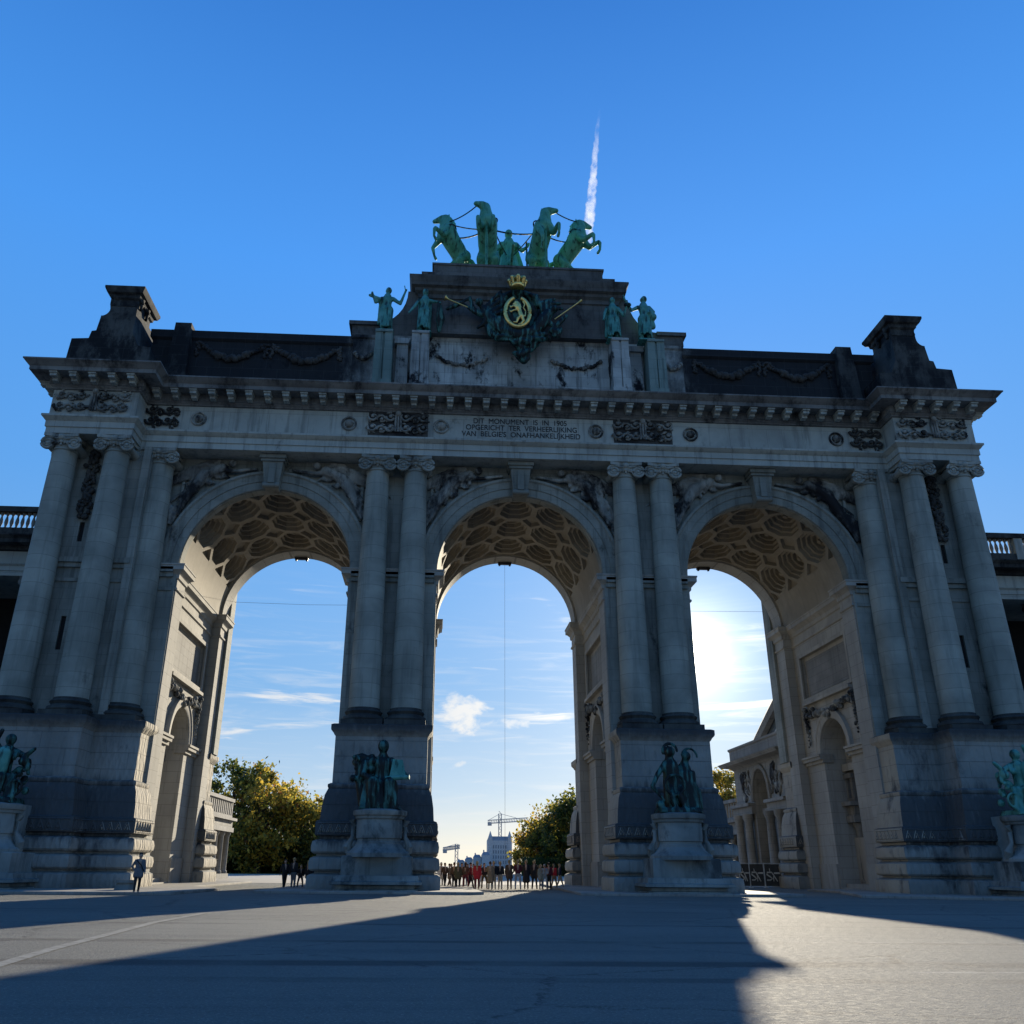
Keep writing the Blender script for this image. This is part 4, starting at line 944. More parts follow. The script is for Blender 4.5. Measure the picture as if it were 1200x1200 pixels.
for x, y, kind, zs, lab, lab2, mat in (
        (-7.42, -3.1, 1, 1.0, 'dark bronze seated figure with open tablet, before the pier left of the centre archway', 'rounded bluestone pedestal before the pier left of the centre archway', 'bronze_dark'),
        (7.55, -3.1, 2, 1.03, 'bronze pair of figures bending over a wheel, before the pier right of the centre archway', 'rounded bluestone pedestal before the pier right of the centre archway', 'bronze_dark'),
        (-25.3, -4.9, 3, 1.0, 'bronze seated figure with raised arm at the left edge of the photo', 'rounded bluestone pedestal at the far left end of the arch', 'bronze_dark'),
        (24.7, -4.9, 3, 1.0, 'bronze seated figure in green drapery at the right edge of the photo', 'rounded bluestone pedestal at the far right end of the arch', 'bronze_teal')):
    pedestal(x, y, lab2)
    gm = group_mesh(kind)
    if x > 20: gm = mirror_mesh(gm)
    g = empty('bronze_group', (x, y, 3.78), 0, lab, 'statue', GP); g.scale = (zs*1.08, zs*1.08, zs*1.12)
    link('figure', gm, M[mat], g, 70)
    bb = MB()
    if kind == 1: bb.add([(.35, -.55, 1.3), (1.15, -.75, 1.3), (.95, -.55, 2.1), (.5, -.45, 2.15), (.35, -.48, 1.25), (1.15, -.68, 1.25), (.95, -.48, 2.1), (.5, -.38, 2.15)], [(0, 1, 2, 3), (7, 6, 5, 4), (0, 4, 5, 1), (1, 5, 6, 2), (2, 6, 7, 3), (3, 7, 4, 0)]).tube([(.2, -.6, 1.3), (1.3, -.8, 1.35)], .1, 8).build('tablet', M['bronze_teal'], g, 40)
    elif kind == 3: bb.capsule((.1, -.4, 1.3), .28, (.12, -.35, 2.0), .3, 10).build('breastplate', M['bronze_teal'], g, 60)

# ================================================================== WINGS OF THE COLONNADE
wing_col = None
def wing(s):
    e = empty('colonnade_wing', (s*28.2, 4, 0), 0, ('long grey stone colonnade joined to the left end of the arch, balustrade on top' if s < 0 else 'long grey stone colonnade joined to the right end of the arch, balustrade on top'), 'colonnade')
    def X(a, b): return (min(s*a, s*b), max(s*a, s*b))
    x0, x1 = X(-.1, 26)
    MB().box(x0, x1, .0, 7.5, 0, 8.0).build('podium', M['facade_base'], e, 0)
    MB().box(x0, x1, 5.6, 6.2, 8.0, 17.8).build('back_wall', M['dark_void'], e, 0)  # wall coloured almost black to paint in the gallery's deep shade
    rect = [(x0, .35), (x1, .35), (x1, 7.3), (x0, 7.3)]
    en = MB().sweep(rect, [(0, 17.8), (0, 18.1), (.06, 18.12), (.06, 18.4), (.2, 18.52), (.0, 18.6), (0, 19.35), (0, 19.4)])
    MB().sweep(rect, [(0, 19.4), (.2, 19.45), (.25, 19.7), (.9, 19.72), (.9, 19.95), (1.1, 20.15), (1.1, 20.22), (0, 20.3)]).build('cornice', M['attic_black'], e, 30)
    en.build('entablature', M['entab'], e, 30)
    pb = MB().box(x0, x1, .3, .9, 20.3, 21.0); pb.box(x0, x1, .25, .95, 22.1, 22.45); pb.build('balustrade_rail', M['attic_black'], e, 0)
    x = .2; b0 = MB().lathe(0, 0, [(.11, 21.0), (.11, 21.08), (.06, 21.14), (.125, 21.4), (.11, 21.6), (.05, 21.85), (.1, 21.95), (.11, 22.1)], 8).build('baluster', M['far_stone'], e, 40); b0.location = (s*x, .6, 0)
    while x < 25:
        x += .34
        if int(x/6) != int((x+.34)/6): MB().box(*X(x-.25, x+.35), .28, .92, 20.3, 22.1).build('baluster_pier', M['entab'], e, 0)
        else: o = b0.copy(); col.objects.link(o); o.location = (s*x, .6, 0)
    global wing_col
    for i, xx in enumerate((2.2, 6.8, 11.4, 16.0, 20.6, 25.2)):
        if wing_col is None:
            c = MB().lathe(0, 0, [(.75, 8.0), (.75, 8.3), (.66, 8.4), (.66, 8.7), (.6, 12.5), (.52, 17.0), (.56, 17.1)], 24).build('column', M['column'], e, 40)
            cc = MB().box(-.68, .68, -.62, .62, 17.6, 17.8)
            for q in (-1, 1): cc.tube([(q*.5, -.6, 17.42), (q*.5, .6, 17.42)], .24, 12)
            cc.lathe(0, 0, [(.54, 17.1), (.6, 17.6)], 16); cc.build('capital', M['relief'], c, 40); wing_col = c
        else: c = copy_tree(wing_col, e)
        c.location = (s*xx, .95, 0)
    # vaulted dark end wall inside keeps the gallery closed
    MB().box(*X(25.8, 26.0), .2, 7.3, 0, 17.8).build('end_wall', M['facade'], e, 0)
wing(-1); wing(1)

# ================================================================== MUSEUM BUILDINGS BEHIND
def side_building(s, xf, y0, y1, h, lab, pav=None):
    e = empty('museum_wing', (s*xf, y0, 0), 0, lab, 'building')
    L = y1-y0
    def bx(mb, d0, d1, a, b, z0, z1): return mb.box(min(s*d0, s*d1), max(s*d0, s*d1), a, b, z0, z1)
    b = MB(); bx(b, 1.6, 12, 0, L, 0, h-1.7); b.build('wall', M['far_stone'], e, 0)
    t = MB(); bx(t, -.25, 12, -.1, L+.1, h-3.0, h-2.6); bx(t, -.1, 12, -.0, L, h-2.6, h-2.0); bx(t, -.45, 12, -.3, L+.3, h-2.0, h-1.75); t.build('entablature', M['far_stone'], e, 0)
    p = MB(); bx(p, .0, .4, 0, L, h-1.75, h-1.5); bx(p, -.1, .5, -.1, L+.1, h-.3, h); y = .1
    while y < L-.2: bx(p, .05, .3, y, y+.35, h-1.5, h-.3); y += .75
    p.build('balustrade', M['far_stone'], e, 0)
    g = MB(); bx(g, -.2, 2.0, 0, L, 0, .4); g.build('step', M['far_stone'], e, 0)
    y = .5
    while y < L:
        c = MB().lathe(s*.35, y, [(.42, .4), (.42, .6), (.33, .7), (.29, h-3.4), (.4, h-3.2), (.42, h-3.0)], 12); c.build('column', M['far_stone'], e, 40); y += 2.3
    w = MB(); y = 1.6
    while y < L-1: bx(w, 1.56, 1.7, y-.55, y+.55, 1.0, h-3.9); y += 2.3
    w.build('window_row', M['dark_void'], e, 0)
    return e
side_building(-1, 24.2, 17, 40.6, 7.0, 'low stone museum wing with balustrade seen through the left archway')
e = side_building(1, 22.0, 31, 46, 7.0, 'low stone colonnaded museum wing behind the corner pavilion, in the right archway')
e2 = side_building(1, 22.0, 8, 18.5, 7.0, 'near low colonnaded museum wing half hidden by the jamb of the right archway')
e = empty('corner_pavilion', (22, 22.8, 0), 0, 'tall stone corner pavilion with arched doorway and heavy cornice in the right archway', 'building')
w = MB().box(-.6, 9, -5.6, 6.3, 0, 9.2).build('wall', M['far_stone'], None, 0)
n = 16; poly = [(-1.7, -.1), (1.7, -.1)]+[(1.7*cos(pi*i/n), 6.6+2.1*sin(pi*i/n)) for i in range(n+1)]; m_ = len(poly)
boolean(w, [MB().add([(-2, y, z) for y, z in poly]+[(2.2, y, z) for y, z in poly], [tuple(range(m_)), tuple(range(2*m_-1, m_-1, -1))]+[(i, i+m_, (i+1) % m_+m_, (i+1) % m_) for i in range(m_)])])
w.parent = e
MB().box(2.0, 2.15, -1.68, 1.68, .02, 5.6).build('doorway', M['dark_void'], w, 0)  # added black panel: painted shade at the back of the recess
v = MB(); v.tube([(-.65, 1.9*cos(pi*i/20), 6.6+2.3*sin(pi*i/20)) for i in range(21)], .2, 6)
for s_ in (-1, 1): v.tube([(-.65, s_*1.9, 6.6), (-.65, s_*1.9, 6.3)], .2, 6)
v.build('arch_moulding', M['far_stone'], w, 50)
rnd = random.Random(8)
for s_ in (-1, 1):
    v = MB()
    for q in range(34):
        y0_ = s_*rnd.uniform(2.4, 4.6); z0_ = rnd.uniform(6.4, 8.8); v.capsule((-.64, y0_, z0_), .17, (-.62, y0_+rnd.uniform(-.5, .5), z0_+rnd.uniform(-.6, .6)), .09, 6)
    link('arch_relief', blob(v, .09, 1), M['relief'], w, 50)
MB().box(-.1, .15, -1.7, 1.7, 5.3, 5.75).build('transom', M['far_stone'], w, 0)
for ya, yb in ((-5.6, -1.75), (1.75, 6.3)):
    MB().box(-.95, -.55, ya-.2 if ya < 0 else ya, yb+.2 if yb > 2 else yb, 5.35, 5.95).box(-1.2, -.55, ya-.3 if ya < 0 else ya, yb+.3 if yb > 2 else yb, 5.96, 6.2).build('string_course', M['far_stone'], w, 0)
MB().sweep([(-.6, -5.6), (9, -5.6), (9, 6.3), (-.6, 6.3)], [(.02, 9.1), (.15, 9.2), (.3, 9.3), (.9, 9.4), (1.1, 9.65), (.3, 9.75), (.2, 9.8), (.2, 10.7), (.3, 10.8), (.3, 10.95), (0, 11.0)]).build('cornice', M['far_stone'], w, 30)
for yy in (-4.6, -2.5, 2.5, 4.8):
    MB().lathe(-1.05, yy, [(.46, 0), (.46, .5), (.38, .6), (.31, 4.7), (.44, 5.0), (.46, 5.34)], 14).build('column', M['far_stone'], e, 40)
# glass hall
glass, k_, b_ = new_mat('dark_glass'); b_.inputs['Base Color'].default_value = (.10, .12, .13, 1); b_.inputs['Roughness'].default_value = .25
e = empty('glass_hall', (30, 22, 0), 0, 'big glazed exhibition hall roof with pale iron trusses rising behind the corner pavilion', 'building')
pr = [(25.4, 0), (25.4, 12.6), (22, 14.25), (18.2, 16.0), (14.3, 17.7), (11, 19.0), (5, 20.6), (-2, 21.2), (-7, 21.0), (-7, 0)]
v = [(0, y, z) for y, z in pr]+[(30, y, z) for y, z in pr]; m_ = len(pr)
MB().add(v, [tuple(range(m_)), tuple(range(2*m_-1, m_-1, -1))]+[(i, i+m_, (i+1) % m_+m_, (i+1) % m_) for i in range(m_)]).build('glazed_wall', glass, e, 0, fix=True)
ro = MB().tube([(-.4, y, z) for y, z in pr[1:-1]], .55, 6); ro.tube([(-.4, y, z) for y, z in pr[1:-1]], .5, 6); ro.build('roof_edge', M['far_stone'], e, 30)
tr = MB(); inn = [(-.5, y*.92, z-1.7) for y, z in pr[1:-1]]; inn2 = [(-.5, y*.88, z-3.0) for y, z in pr[1:-1]]
tr.tube(inn, .12, 5); tr.tube(inn2, .12, 5)
for i in range(len(inn)-1):
    for q in range(4):
        a = Vector(inn[i]).lerp(Vector(inn[i+1]), q/4); b2 = Vector(inn2[i]).lerp(Vector(inn2[i+1]), (q+.5)/4); c2 = Vector(inn[i]).lerp(Vector(inn[i+1]), (q+1)/4)
        tr.tube([a, b2, c2], .07, 4)
for q in range(-2, 10): tr.tube([(-.3, q*2.4, 0), (-.3, q*2.4, 15.5-abs(q)*.5)], .1, 4)
for zz in (8, 11, 14): tr.tube([(-.3, -6.5, zz), (-.3, 20, zz)], .08, 4)
white = plain('pale_ironwork', (.5, .52, .52), .6)
tr.build('truss', white, e, 0)

# ================================================================== GROUND
def ground_mat():
    m, k, b = new_mat('worn_asphalt')
    tc = k.new('ShaderNodeTexCoord').outputs['Object']; xyz = k.sep(tc)
    n1 = k.noise(tc, .12, 5, .6); n2 = k.noise(tc, 9.0, 4, .7); n3 = k.noise(k.scalev(tc, (.05, 1.3, 1)), 1.0, 4, .6); n4 = k.noise(tc, 30.0, 4, .85); n5 = k.noise(tc, 3.2, 5, .75); n6 = k.noise(tc, 11.0, 3, .9)
    vo = k.new('ShaderNodeTexVoronoi', feature='DISTANCE_TO_EDGE'); k.put(vo.inputs['Vector'], k.comb(k.math('ADD', xyz[0], k.math('MULTIPLY', n5, 1.2)), k.math('ADD', xyz[1], k.math('MULTIPLY', n5, 1.2)), 0.0)); vo.inputs['Scale'].default_value = .16
    crack = k.math('MULTIPLY', k.math('SUBTRACT', 1.0, k.ramp(vo.outputs['Distance'], .0, .012)), k.ramp(n5, .42, .55))
    c = k.mix(k.ramp(n1, .3, .7), (.138, .142, .125), (.190, .194, .168))
    c = k.mix(k.math('MULTIPLY', k.ramp(n3, .5, .72), .5), c, (.085, .085, .086))
    c = k.mix(k.math('MULTIPLY', k.ramp(n2, .45, .65), .35), c, (.21, .205, .19))
    c = k.mix(k.math('MULTIPLY', k.ramp(n4, .54, .68), .75), c, (.46, .45, .41))
    c = k.mix(k.math('MULTIPLY', k.ramp(n6, .55, .75), .45), c, (.33, .335, .30)); c = k.mix(k.math('MULTIPLY', k.ramp(n6, .45, .25), .45), c, (.05, .052, .05)); c = k.mix(k.math('MULTIPLY', crack, .7), c, (.04, .04, .04)); c = k.mix(k.math('MULTIPLY', k.ramp(n4, .46, .34), .5), c, (.06, .06, .062)); c = k.mix(k.math('MULTIPLY', k.ramp(n5, .5, .7), .3), c, (.08, .08, .08))
    # tarred joints and repair strips that run across the square
    for y0, w, s in ((-26.8, .28, .55), (-31.6, .35, .6), (-35.3, .5, .7), (-37.2, .3, .5), (-20.5, .2, .4)):
        yy = k.math('ADD', xyz[1], k.math('MULTIPLY', k.math('SUBTRACT', n3, .5), .5))
        d = k.math('ABSOLUTE', k.math('SUBTRACT', yy, y0)); f = k.math('SUBTRACT', 1.0, k.ramp(d, w*.5, w))
        f = k.math('MULTIPLY', f, k.math('MULTIPLY', s, k.ramp(k.noise(k.scalev(tc, (.3, .3, 1)), 1.0, 3), .35, .6)))
        c = k.mix(f, c, (.05, .05, .052))
    for y0, x0, w in ((-36.2, 1.0, .10), (-31.3, 1.5, .09), (-12.4, -30, .12)):
        d = k.math('ABSOLUTE', k.math('SUBTRACT', xyz[1], y0)); f = k.math('SUBTRACT', 1.0, k.ramp(d, w*.4, w))
        f = k.math('MULTIPLY', f, k.math('MULTIPLY', k.ramp(xyz[0], x0, x0+1.5), k.ramp(k.noise(tc, 2.5, 4), .4, .6)))
        c = k.mix(k.math('MULTIPLY', f, .7), c, (.36, .35, .31))
    k.put(b.inputs['Base Color'], c)
    k.put(b.inputs['Roughness'], k.mixf(k.ramp(n2, .3, .7), .8, .95)); b.inputs['Specular IOR Level'].default_value = .22
    bn = k.new('ShaderNodeBump'); bn.inputs['Strength'].default_value = .8; bn.inputs['Distance'].default_value = .02
    k.put(bn.inputs['Height'], k.math('ADD', n2, k.math('ADD', k.math('MULTIPLY', n4, 1.5), k.math('MULTIPLY', n6, 3.0)))); k.put(b.inputs['Normal'], bn.outputs[0])
    return m
M['asphalt'] = ground_mat()
M['gravel'] = plain('pale_gravel', (.33, .30, .245), .9, 0, .15, .4, .3)
M['pave'] = stone('pavement_slab', (.34, .32, .28), (.22, .21, .19), bw=.9, bh=.9, soot_lo=.7, soot_hi=.9, amount=.3)
M['grass'] = plain('lawn', (.05, .075, .02), .95, 0, .4, 2, .5)
MB().add([(-2500, -400, 0), (2500, -400, 0), (2500, 3500, 0), (-2500, 3500, 0)], [(0, 1, 2, 3)]).build('ground', M['asphalt'], None, 0)['kind'] = 'structure'
MB().add([(-60, 19.2, .006), (60, 19.2, .006), (60, 420, .006), (-60, 420, .006)], [(0, 1, 2, 3)]).build('gravel_esplanade', M['gravel'], None, 0)['kind'] = 'structure'
for x0, x1 in ((-60, -17), (13, 20.5)):
    MB().box(x0, x1, 78, 300, .0, .05).build('lawn', M['grass'], None, 0)['kind'] = 'structure'
def pad(poly, name='pavement'):
    MB().sweep(poly, [(.0, -.05), (.0, .10), (-.03, .125)]).build(name, M['pave'], None, 0)['kind'] = 'structure'
pad([(-12.6, -4.9), (-2.9, -4.9), (-2.3, -4.3), (-2.9, 18.6), (-12.2, 18.6), (-13.0, -4.5)])
pad([(2.9, -4.9), (12.6, -4.9), (13.1, -4.4), (12.2, 18.6), (2.9, 18.6), (2.3, -4.4)])
pad([(-70, -8.6), (-16.4, -8.6), (-15.8, -8.0), (-15.4, -1.0), (-17.6, 3), (-17.6, 19), (-70, 19)])
pad([(15.6, -4.9), (22, -7.8), (70, -7.8), (70, 7.5), (18, 7.5), (18, 3)])
mk = MB(); P0 = [on_ground(u, w, .008) for u, w in ((-20, 1136), (60, 1112), (130, 1094), (180, 1081), (240, 1070))]
for a, b2 in zip(P0[:-1], P0[1:]):
    d = (b2-a).normalized(); nn = Vector((-d.y, d.x, 0))*.11; mk.add([a-nn, b2-nn, b2+nn, a+nn], [(0, 1, 2, 3)])
mk.build('road_marking', plain('worn_paint', (.172, .176, .156), .8, 0, .35, 5), None, 0)['kind'] = 'structure'

# ================================================================== TREES
def leaf_mat(name, c, t):
    m, k, b = new_mat(name)
    geo = k.new('ShaderNodeTexCoord').outputs['Object']
    cc = k.mix(k.ramp(k.noise(geo, .7, 3), .3, .7), tuple(q*.6 for q in c), tuple(min(1, q*1.4) for q in c))
    k.put(b.inputs['Base Color'], cc); b.inputs['Roughness'].default_value = .7
    tr = k.new('ShaderNodeBsdfTranslucent'); k.put(tr.inputs[0], k.mix(.5, cc, t))
    mx = k.new('ShaderNodeMixShader'); mx.inputs[0].default_value = .5
    k.l.new(b.outputs[0], mx.inputs[1]); k.l.new(tr.outputs[0], mx.inputs[2]); k.l.new(mx.outputs[0], m.node_tree.nodes['Material Output'].inputs[0]); return m
LM = [leaf_mat('dark_green_leaf', (.035, .055, .015), (.10, .13, .02)), leaf_mat('olive_leaf', (.16, .16, .03), (.34, .32, .05)),
      leaf_mat('golden_leaf', (.46, .32, .04), (.7, .5, .08)), leaf_mat('rust_leaf', (.17, .08, .02), (.3, .13, .03))]
M['bark'] = plain('bark', (.06, .05, .04), .9, 0, .3, 4, .5)
def tree(x, y, h, rx, pal, lab, seed, n=7000, base=.12, leaf=.22, rz=None, sparse=1.0):
    rnd = random.Random(seed); e = empty('broadleaf_tree', (x, y, 0), 0, lab, 'tree', 'autumn trees behind the arch')
    t = MB(); t.tube([(0, 0, -.1), (rnd.uniform(-.1, .1), 0, h*.2), (rnd.uniform(-.2, .2), 0, h*.45), (0, 0, h*.8)], [h*.03+.06, h*.024+.05, h*.017+.03, .04], 9)
    cl = []; cz = h*(.5+base*.5); rz_ = h*(.5-base*.45)
    for k in range(75):
        a = rnd.uniform(0, 2*pi); ph = math.acos(rnd.uniform(-1, 1)); q = rnd.uniform(.45, 1)**.6*(1+.22*sin(3*a+seed)*sin(2*ph+seed))
        c = Vector((rx*q*sin(ph)*cos(a), rx*q*sin(ph)*sin(a), cz+rz_*q*cos(ph))); c.z = max(h*base*.7, c.z); cl.append((c, rnd.uniform(.5, 1.15)*rx*.27))
    for c, r in cl[::3]:
        s0 = Vector((0, 0, h*rnd.uniform(.2, .5))); t.tube([s0, s0.lerp(c, .5)+Vector((0, 0, h*.03)), c], [.02*h*.5, .012*h*.5, .02], 5)
    t.build('trunk', M['bark'], e, 40)
    mb = MB(); mi = []
    for k in range(n):
        c, r = cl[rnd.randrange(len(cl))]
        if rnd.random() > sparse: continue
        d = Vector((rnd.gauss(0, 1), rnd.gauss(0, 1), rnd.gauss(0, .8))); p = c+d*(r*.55)
        u_ = Vector((rnd.gauss(0, 1), rnd.gauss(0, 1), rnd.gauss(0, 1))).normalized(); v_ = u_.cross(Vector((rnd.gauss(0, 1), rnd.gauss(0, 1), rnd.gauss(0, 1)))).normalized()
        s_ = leaf*rnd.uniform(.6, 1.4); o = len(mb.v)
        mb.v += [tuple(p+u_*s_), tuple(p+v_*s_*.6), tuple(p-u_*s_), tuple(p-v_*s_*.6)]; mb.f.append((o, o+1, o+2, o+3))
        tt = pal((p.z/h), (p.x/rx), rnd, c); mi.append(tt)
    me = mb.mesh('crown')
    for q in LM: me.materials.append(q)
    me.polygons.foreach_set('material_index', mi)
    o = bpy.data.objects.new('crown', me); col.objects.link(o); o.parent = e
    return e
def pal_green(z, x, r, c): return 0 if r.random() < .55 else 1
def pal_gold(z, x, r, c): h_ = math.sin(c.x*2.1+c.z*1.3); return 2 if r.random() < .48+.28*h_ else (1 if r.random() < .75 else (3 if r.random() < .3 else 0))
def pal_top(z, x, r, c): return (2 if r.random() < .5 else 1) if z > .62 and r.random() < .8 else (0 if r.random() < .5 else 1)
def pal_rust(z, x, r, c): return (2 if r.random() < .65 else 3) if (x < .1 and r.random() < .7) else (0 if r.random() < .62 else 1)
def at(u, y): return on_y(u, 1030, y).x
def topz(u, w, y): return on_y(u, w, y).z
for u, w, y, rx, pal, lab, seed, kw in (
        (262, 884, 50, 4.2, pal_green, 'tall dark green tree rising above the museum wing, leftmost in the left archway', 1, dict(n=7000)),
        (300, 902, 46, 4.6, pal_gold, 'big golden autumn tree in the middle of the left archway', 2, dict(n=9500, base=.06)),
        (297, 893, 60, 2.6, pal_rust, 'thin half-bare tree top behind the golden tree in the left archway', 3, dict(n=1500, leaf=.16)),
        (352, 932, 56, 4.6, pal_top, 'dark rounded tree with yellow top right of the golden tree', 4, dict(n=8500, base=.05)),
        (330, 920, 74, 4.0, pal_gold, 'golden tree half hidden between the big golden tree and the dark rounded one', 5, dict(n=5000)),
        (388, 942, 72, 5.0, pal_green, 'dark green tree against the left central pier', 6, dict(n=6000, base=.05)),
        (690, 925, 46, 4.4, pal_green, 'tallest green tree beside the right jamb of the central archway', 7, dict(n=8500, base=.05)),
        (659, 942, 58, 3.8, pal_top, 'green and yellow tree, second from the right jamb of the central archway', 8, dict(n=7500, base=.05)),
        (640, 958, 72, 3.4, pal_rust, 'orange tinged tree in the tree row of the central archway', 9, dict(n=6500, base=.05)),
        (624, 976, 95, 2.9, pal_gold, 'farthest golden tree at the end of the row in the central archway', 10, dict(n=5000, base=.05)),
        (843, 893, 70, 3.6, pal_gold, 'yellowish tree top behind the museum wing, touching the right central pier', 11, dict(n=6000)),
        (868, 902, 80, 4.0, pal_gold, 'lower yellowish tree top beside the corner pavilion in the right archway', 12, dict(n=6000))):
    y2 = max(83+.45*(y-46), y); k_ = (y2+49)/(y+49); kw['leaf'] = kw.get('leaf', .22)*k_*.9
    tree(at(u, y2), y2, topz(u, w, y2)/1.03, rx*k_, pal, lab, seed, **kw)
hb = MB(); mi = []; rnd = random.Random(77)
for k in range(16000):
    u = rnd.uniform(225, 395); y = rnd.uniform(84, 98); x = at(u, y); z = rnd.uniform(0, 3.0)
    p = Vector((x, y, z)); a = Vector((rnd.gauss(0, 1), rnd.gauss(0, 1), rnd.gauss(0, 1))).normalized()*.3; b2 = a.cross(Vector((rnd.gauss(0, 1), rnd.gauss(0, 1), 1))).normalized()*.14
    o = len(hb.v); hb.v += [tuple(p+a), tuple(p+b2), tuple(p-a), tuple(p-b2)]; hb.f.append((o, o+1, o+2, o+3))
tag(hb.build('undergrowth', LM[0], None, 0), 'dark undergrowth below the trees in the left archway', 'shrubbery', None, 'stuff')
hb = MB(); rnd = random.Random(78)
for k in range(9000):
    y = rnd.uniform(80, 125); x = rnd.uniform(at(612, y), at(612, y)+11); z = rnd.uniform(0, 2.4)
    p = Vector((x, y, z)); a = Vector((rnd.gauss(0, 1), rnd.gauss(0, 1), rnd.gauss(0, 1))).normalized()*.3; b2 = a.cross(Vector((rnd.gauss(0, 1), rnd.gauss(0, 1), 1))).normalized()*.15
    o = len(hb.v); hb.v += [tuple(p+a), tuple(p+b2), tuple(p-a), tuple(p-b2)]; hb.f.append((o, o+1, o+2, o+3))
tag(hb.build('undergrowth', LM[0], None, 0), 'dark undergrowth below the tree row in the central archway', 'shrubbery', None, 'stuff')

# ================================================================== DISTANT TOWN
FY = 420.0
M['far_wall'] = plain('haze_paled_masonry', (.55, .54, .52), .9); M['far_roof'] = plain('haze_paled_slate', (.30, .33, .36), .8); M['far_win'] = plain('distant_window', (.22, .24, .26), .4); M['crane'] = plain('pale_crane_paint', (.40, .41, .42), .6)  # pale masonry and slate: distance haze is put into their base colours
def fx(u): return on_y(u, 1010, FY).x
def fz(w): return on_y(585, w, FY).z
bt = empty('town_building', (fx(586), FY, 0), 0, 'hazy distant building with two pointed gable turrets at the end of the avenue', 'building')
X0, X1, Z1 = fx(572)-fx(586), fx(600)-fx(586), fz(985)
MB().box(X0, X1, 0, 14, 0, Z1).build('wall', M['far_wall'], bt, 0)
MB().taper(X0, X1, 0, 14, Z1, Z1+2.0, .8).build('roof', M['far_roof'], bt, 0)
for xx in (X0+1.1, X1-1.1):
    MB().box(xx-1.0, xx+1.0, -.4, 2, 0, Z1+1.2).taper(xx-1.1, xx+1.1, -.5, 2.2, Z1+1.2, Z1+4.6, 1.05, 1.2).build('turret', M['far_wall'], bt, 0)
wm = MB()
for i in range(7):
    for j in range(4): wm.box(X0+2.4+i*1.25, X0+3.0+i*1.25, -.05, .1, 2.2+j*2.4, 3.8+j*2.4)
wm.build('window_row', M['far_win'], bt, 0)
rnd = random.Random(6); xs = fx(538); labs = ['farthest low hazy house', 'stepped hazy house row', 'hazy house with a small spire', 'hazy house next to the turreted building']
for i in range(4):
    xa = fx(536+i*9); xb = fx(536+(i+1)*9)-.2; hh = fz(1008-i*3.0)
    h_ = empty('distant_house', (xa, FY-6*i, 0), 0, labs[i]+', seen over the crowd in the central archway', 'house', 'distant houses along the avenue')
    MB().box(0, xb-xa, 0, 10, 0, hh*.8).build('wall', M['far_wall'], h_, 0); MB().taper(-.1, xb-xa+.1, -.1, 10.1, hh*.8, hh, .9).build('roof', M['far_roof'], h_, 0)
    MB().box(.5, 1.1, 2, 3, hh*.8, hh*1.12).build('chimney', M['far_wall'], h_, 0)
def crane(u, wtop, wbase, uj0, uj1, wj, y, lab):
    p = on_y(u, wtop, y); e = empty('tower_crane', (p.x, y, 0), 0, lab, 'crane'); H = p.z; jz = on_y(u, wj, y).z
    t = MB(); q = y*.0016
    for sx in (-1, 1):
        for sy in (-1, 1): t.tube([(sx*q, sy*q, 0), (sx*q, sy*q, H)], q*.28, 4)
    z = 0
    while z < H-q*2: t.tube([(-q, -q, z), (q, -q, z+q*2), (-q, -q, z+q*4)], q*.2, 4); z += q*4
    t.build('mast', M['crane'], e, 0)
    a, b2 = on_y(uj0, wj+1.5, y), on_y(uj1, wj-1.5, y); j = MB()
    j.tube([(a.x-p.x, 0, a.z), (b2.x-p.x, 0, b2.z)], q*.35, 4); j.tube([(a.x-p.x, 0, a.z+q*2.2), (b2.x-p.x, 0, b2.z+q*2.2)], q*.3, 4)
    for k in range(24):
        s0 = Vector((a.x-p.x, 0, a.z)).lerp(Vector((b2.x-p.x, 0, b2.z)), k/24); s1 = Vector((a.x-p.x, 0, a.z)).lerp(Vector((b2.x-p.x, 0, b2.z)), (k+.5)/24); j.tube([s0, s1+Vector((0, 0, q*2.2))], q*.2, 4)
    j.tube([(0, 0, H), ((b2.x-p.x)*.6, 0, b2.z+q*2)], q*.15, 4); j.tube([(0, 0, H), (a.x-p.x, 0, a.z+q*2)], q*.15, 4)
    j.build('jib', M['crane'], e, 0)
    MB().box(a.x-p.x, a.x-p.x+q*3, -q*.6, q*.6, a.z-q*1.6, a.z+q).build('counterweight', M['crane'], e, 0)
crane(586.0, 953.5, 1000, 571.5, 618, 963.5, 460, 'larger grey tower crane above the turreted building in the central archway')
crane(535.2, 989, 1012, 519, 539, 995.5, 520, 'small faint tower crane at the left side of the central archway')

# cables
a = on_y(598, 661.5, 12.9); tag(MB().tube([(0, 12.9, 22.25), (0, 12.9, .01)], .009, 5).build('hanging_cable', M['cable'], None, 0), 'thin cable hanging from the crown of the central archway', 'cable')
for (u0, w0, u1, w1), lab in (((160, 703, 412, 707), 'thin overhead wire crossing the left archway'), ((812, 715, 912, 718), 'thin overhead wire crossing the right archway')):
    xa_, xb_, z_ = (-20.1, -9.2, on_y(u0, w0, 14.2).z) if u0 < 500 else (9.2, 20.1, on_y(u0, w0, 14.2).z)
    tag(MB().tube([(xa_, 14.2, z_), ((xa_+xb_)/2, 14.2, z_-.08), (xb_, 14.2, z_)], .011, 5).build('overhead_wire', M['cable'], None, 0), lab, 'wire')
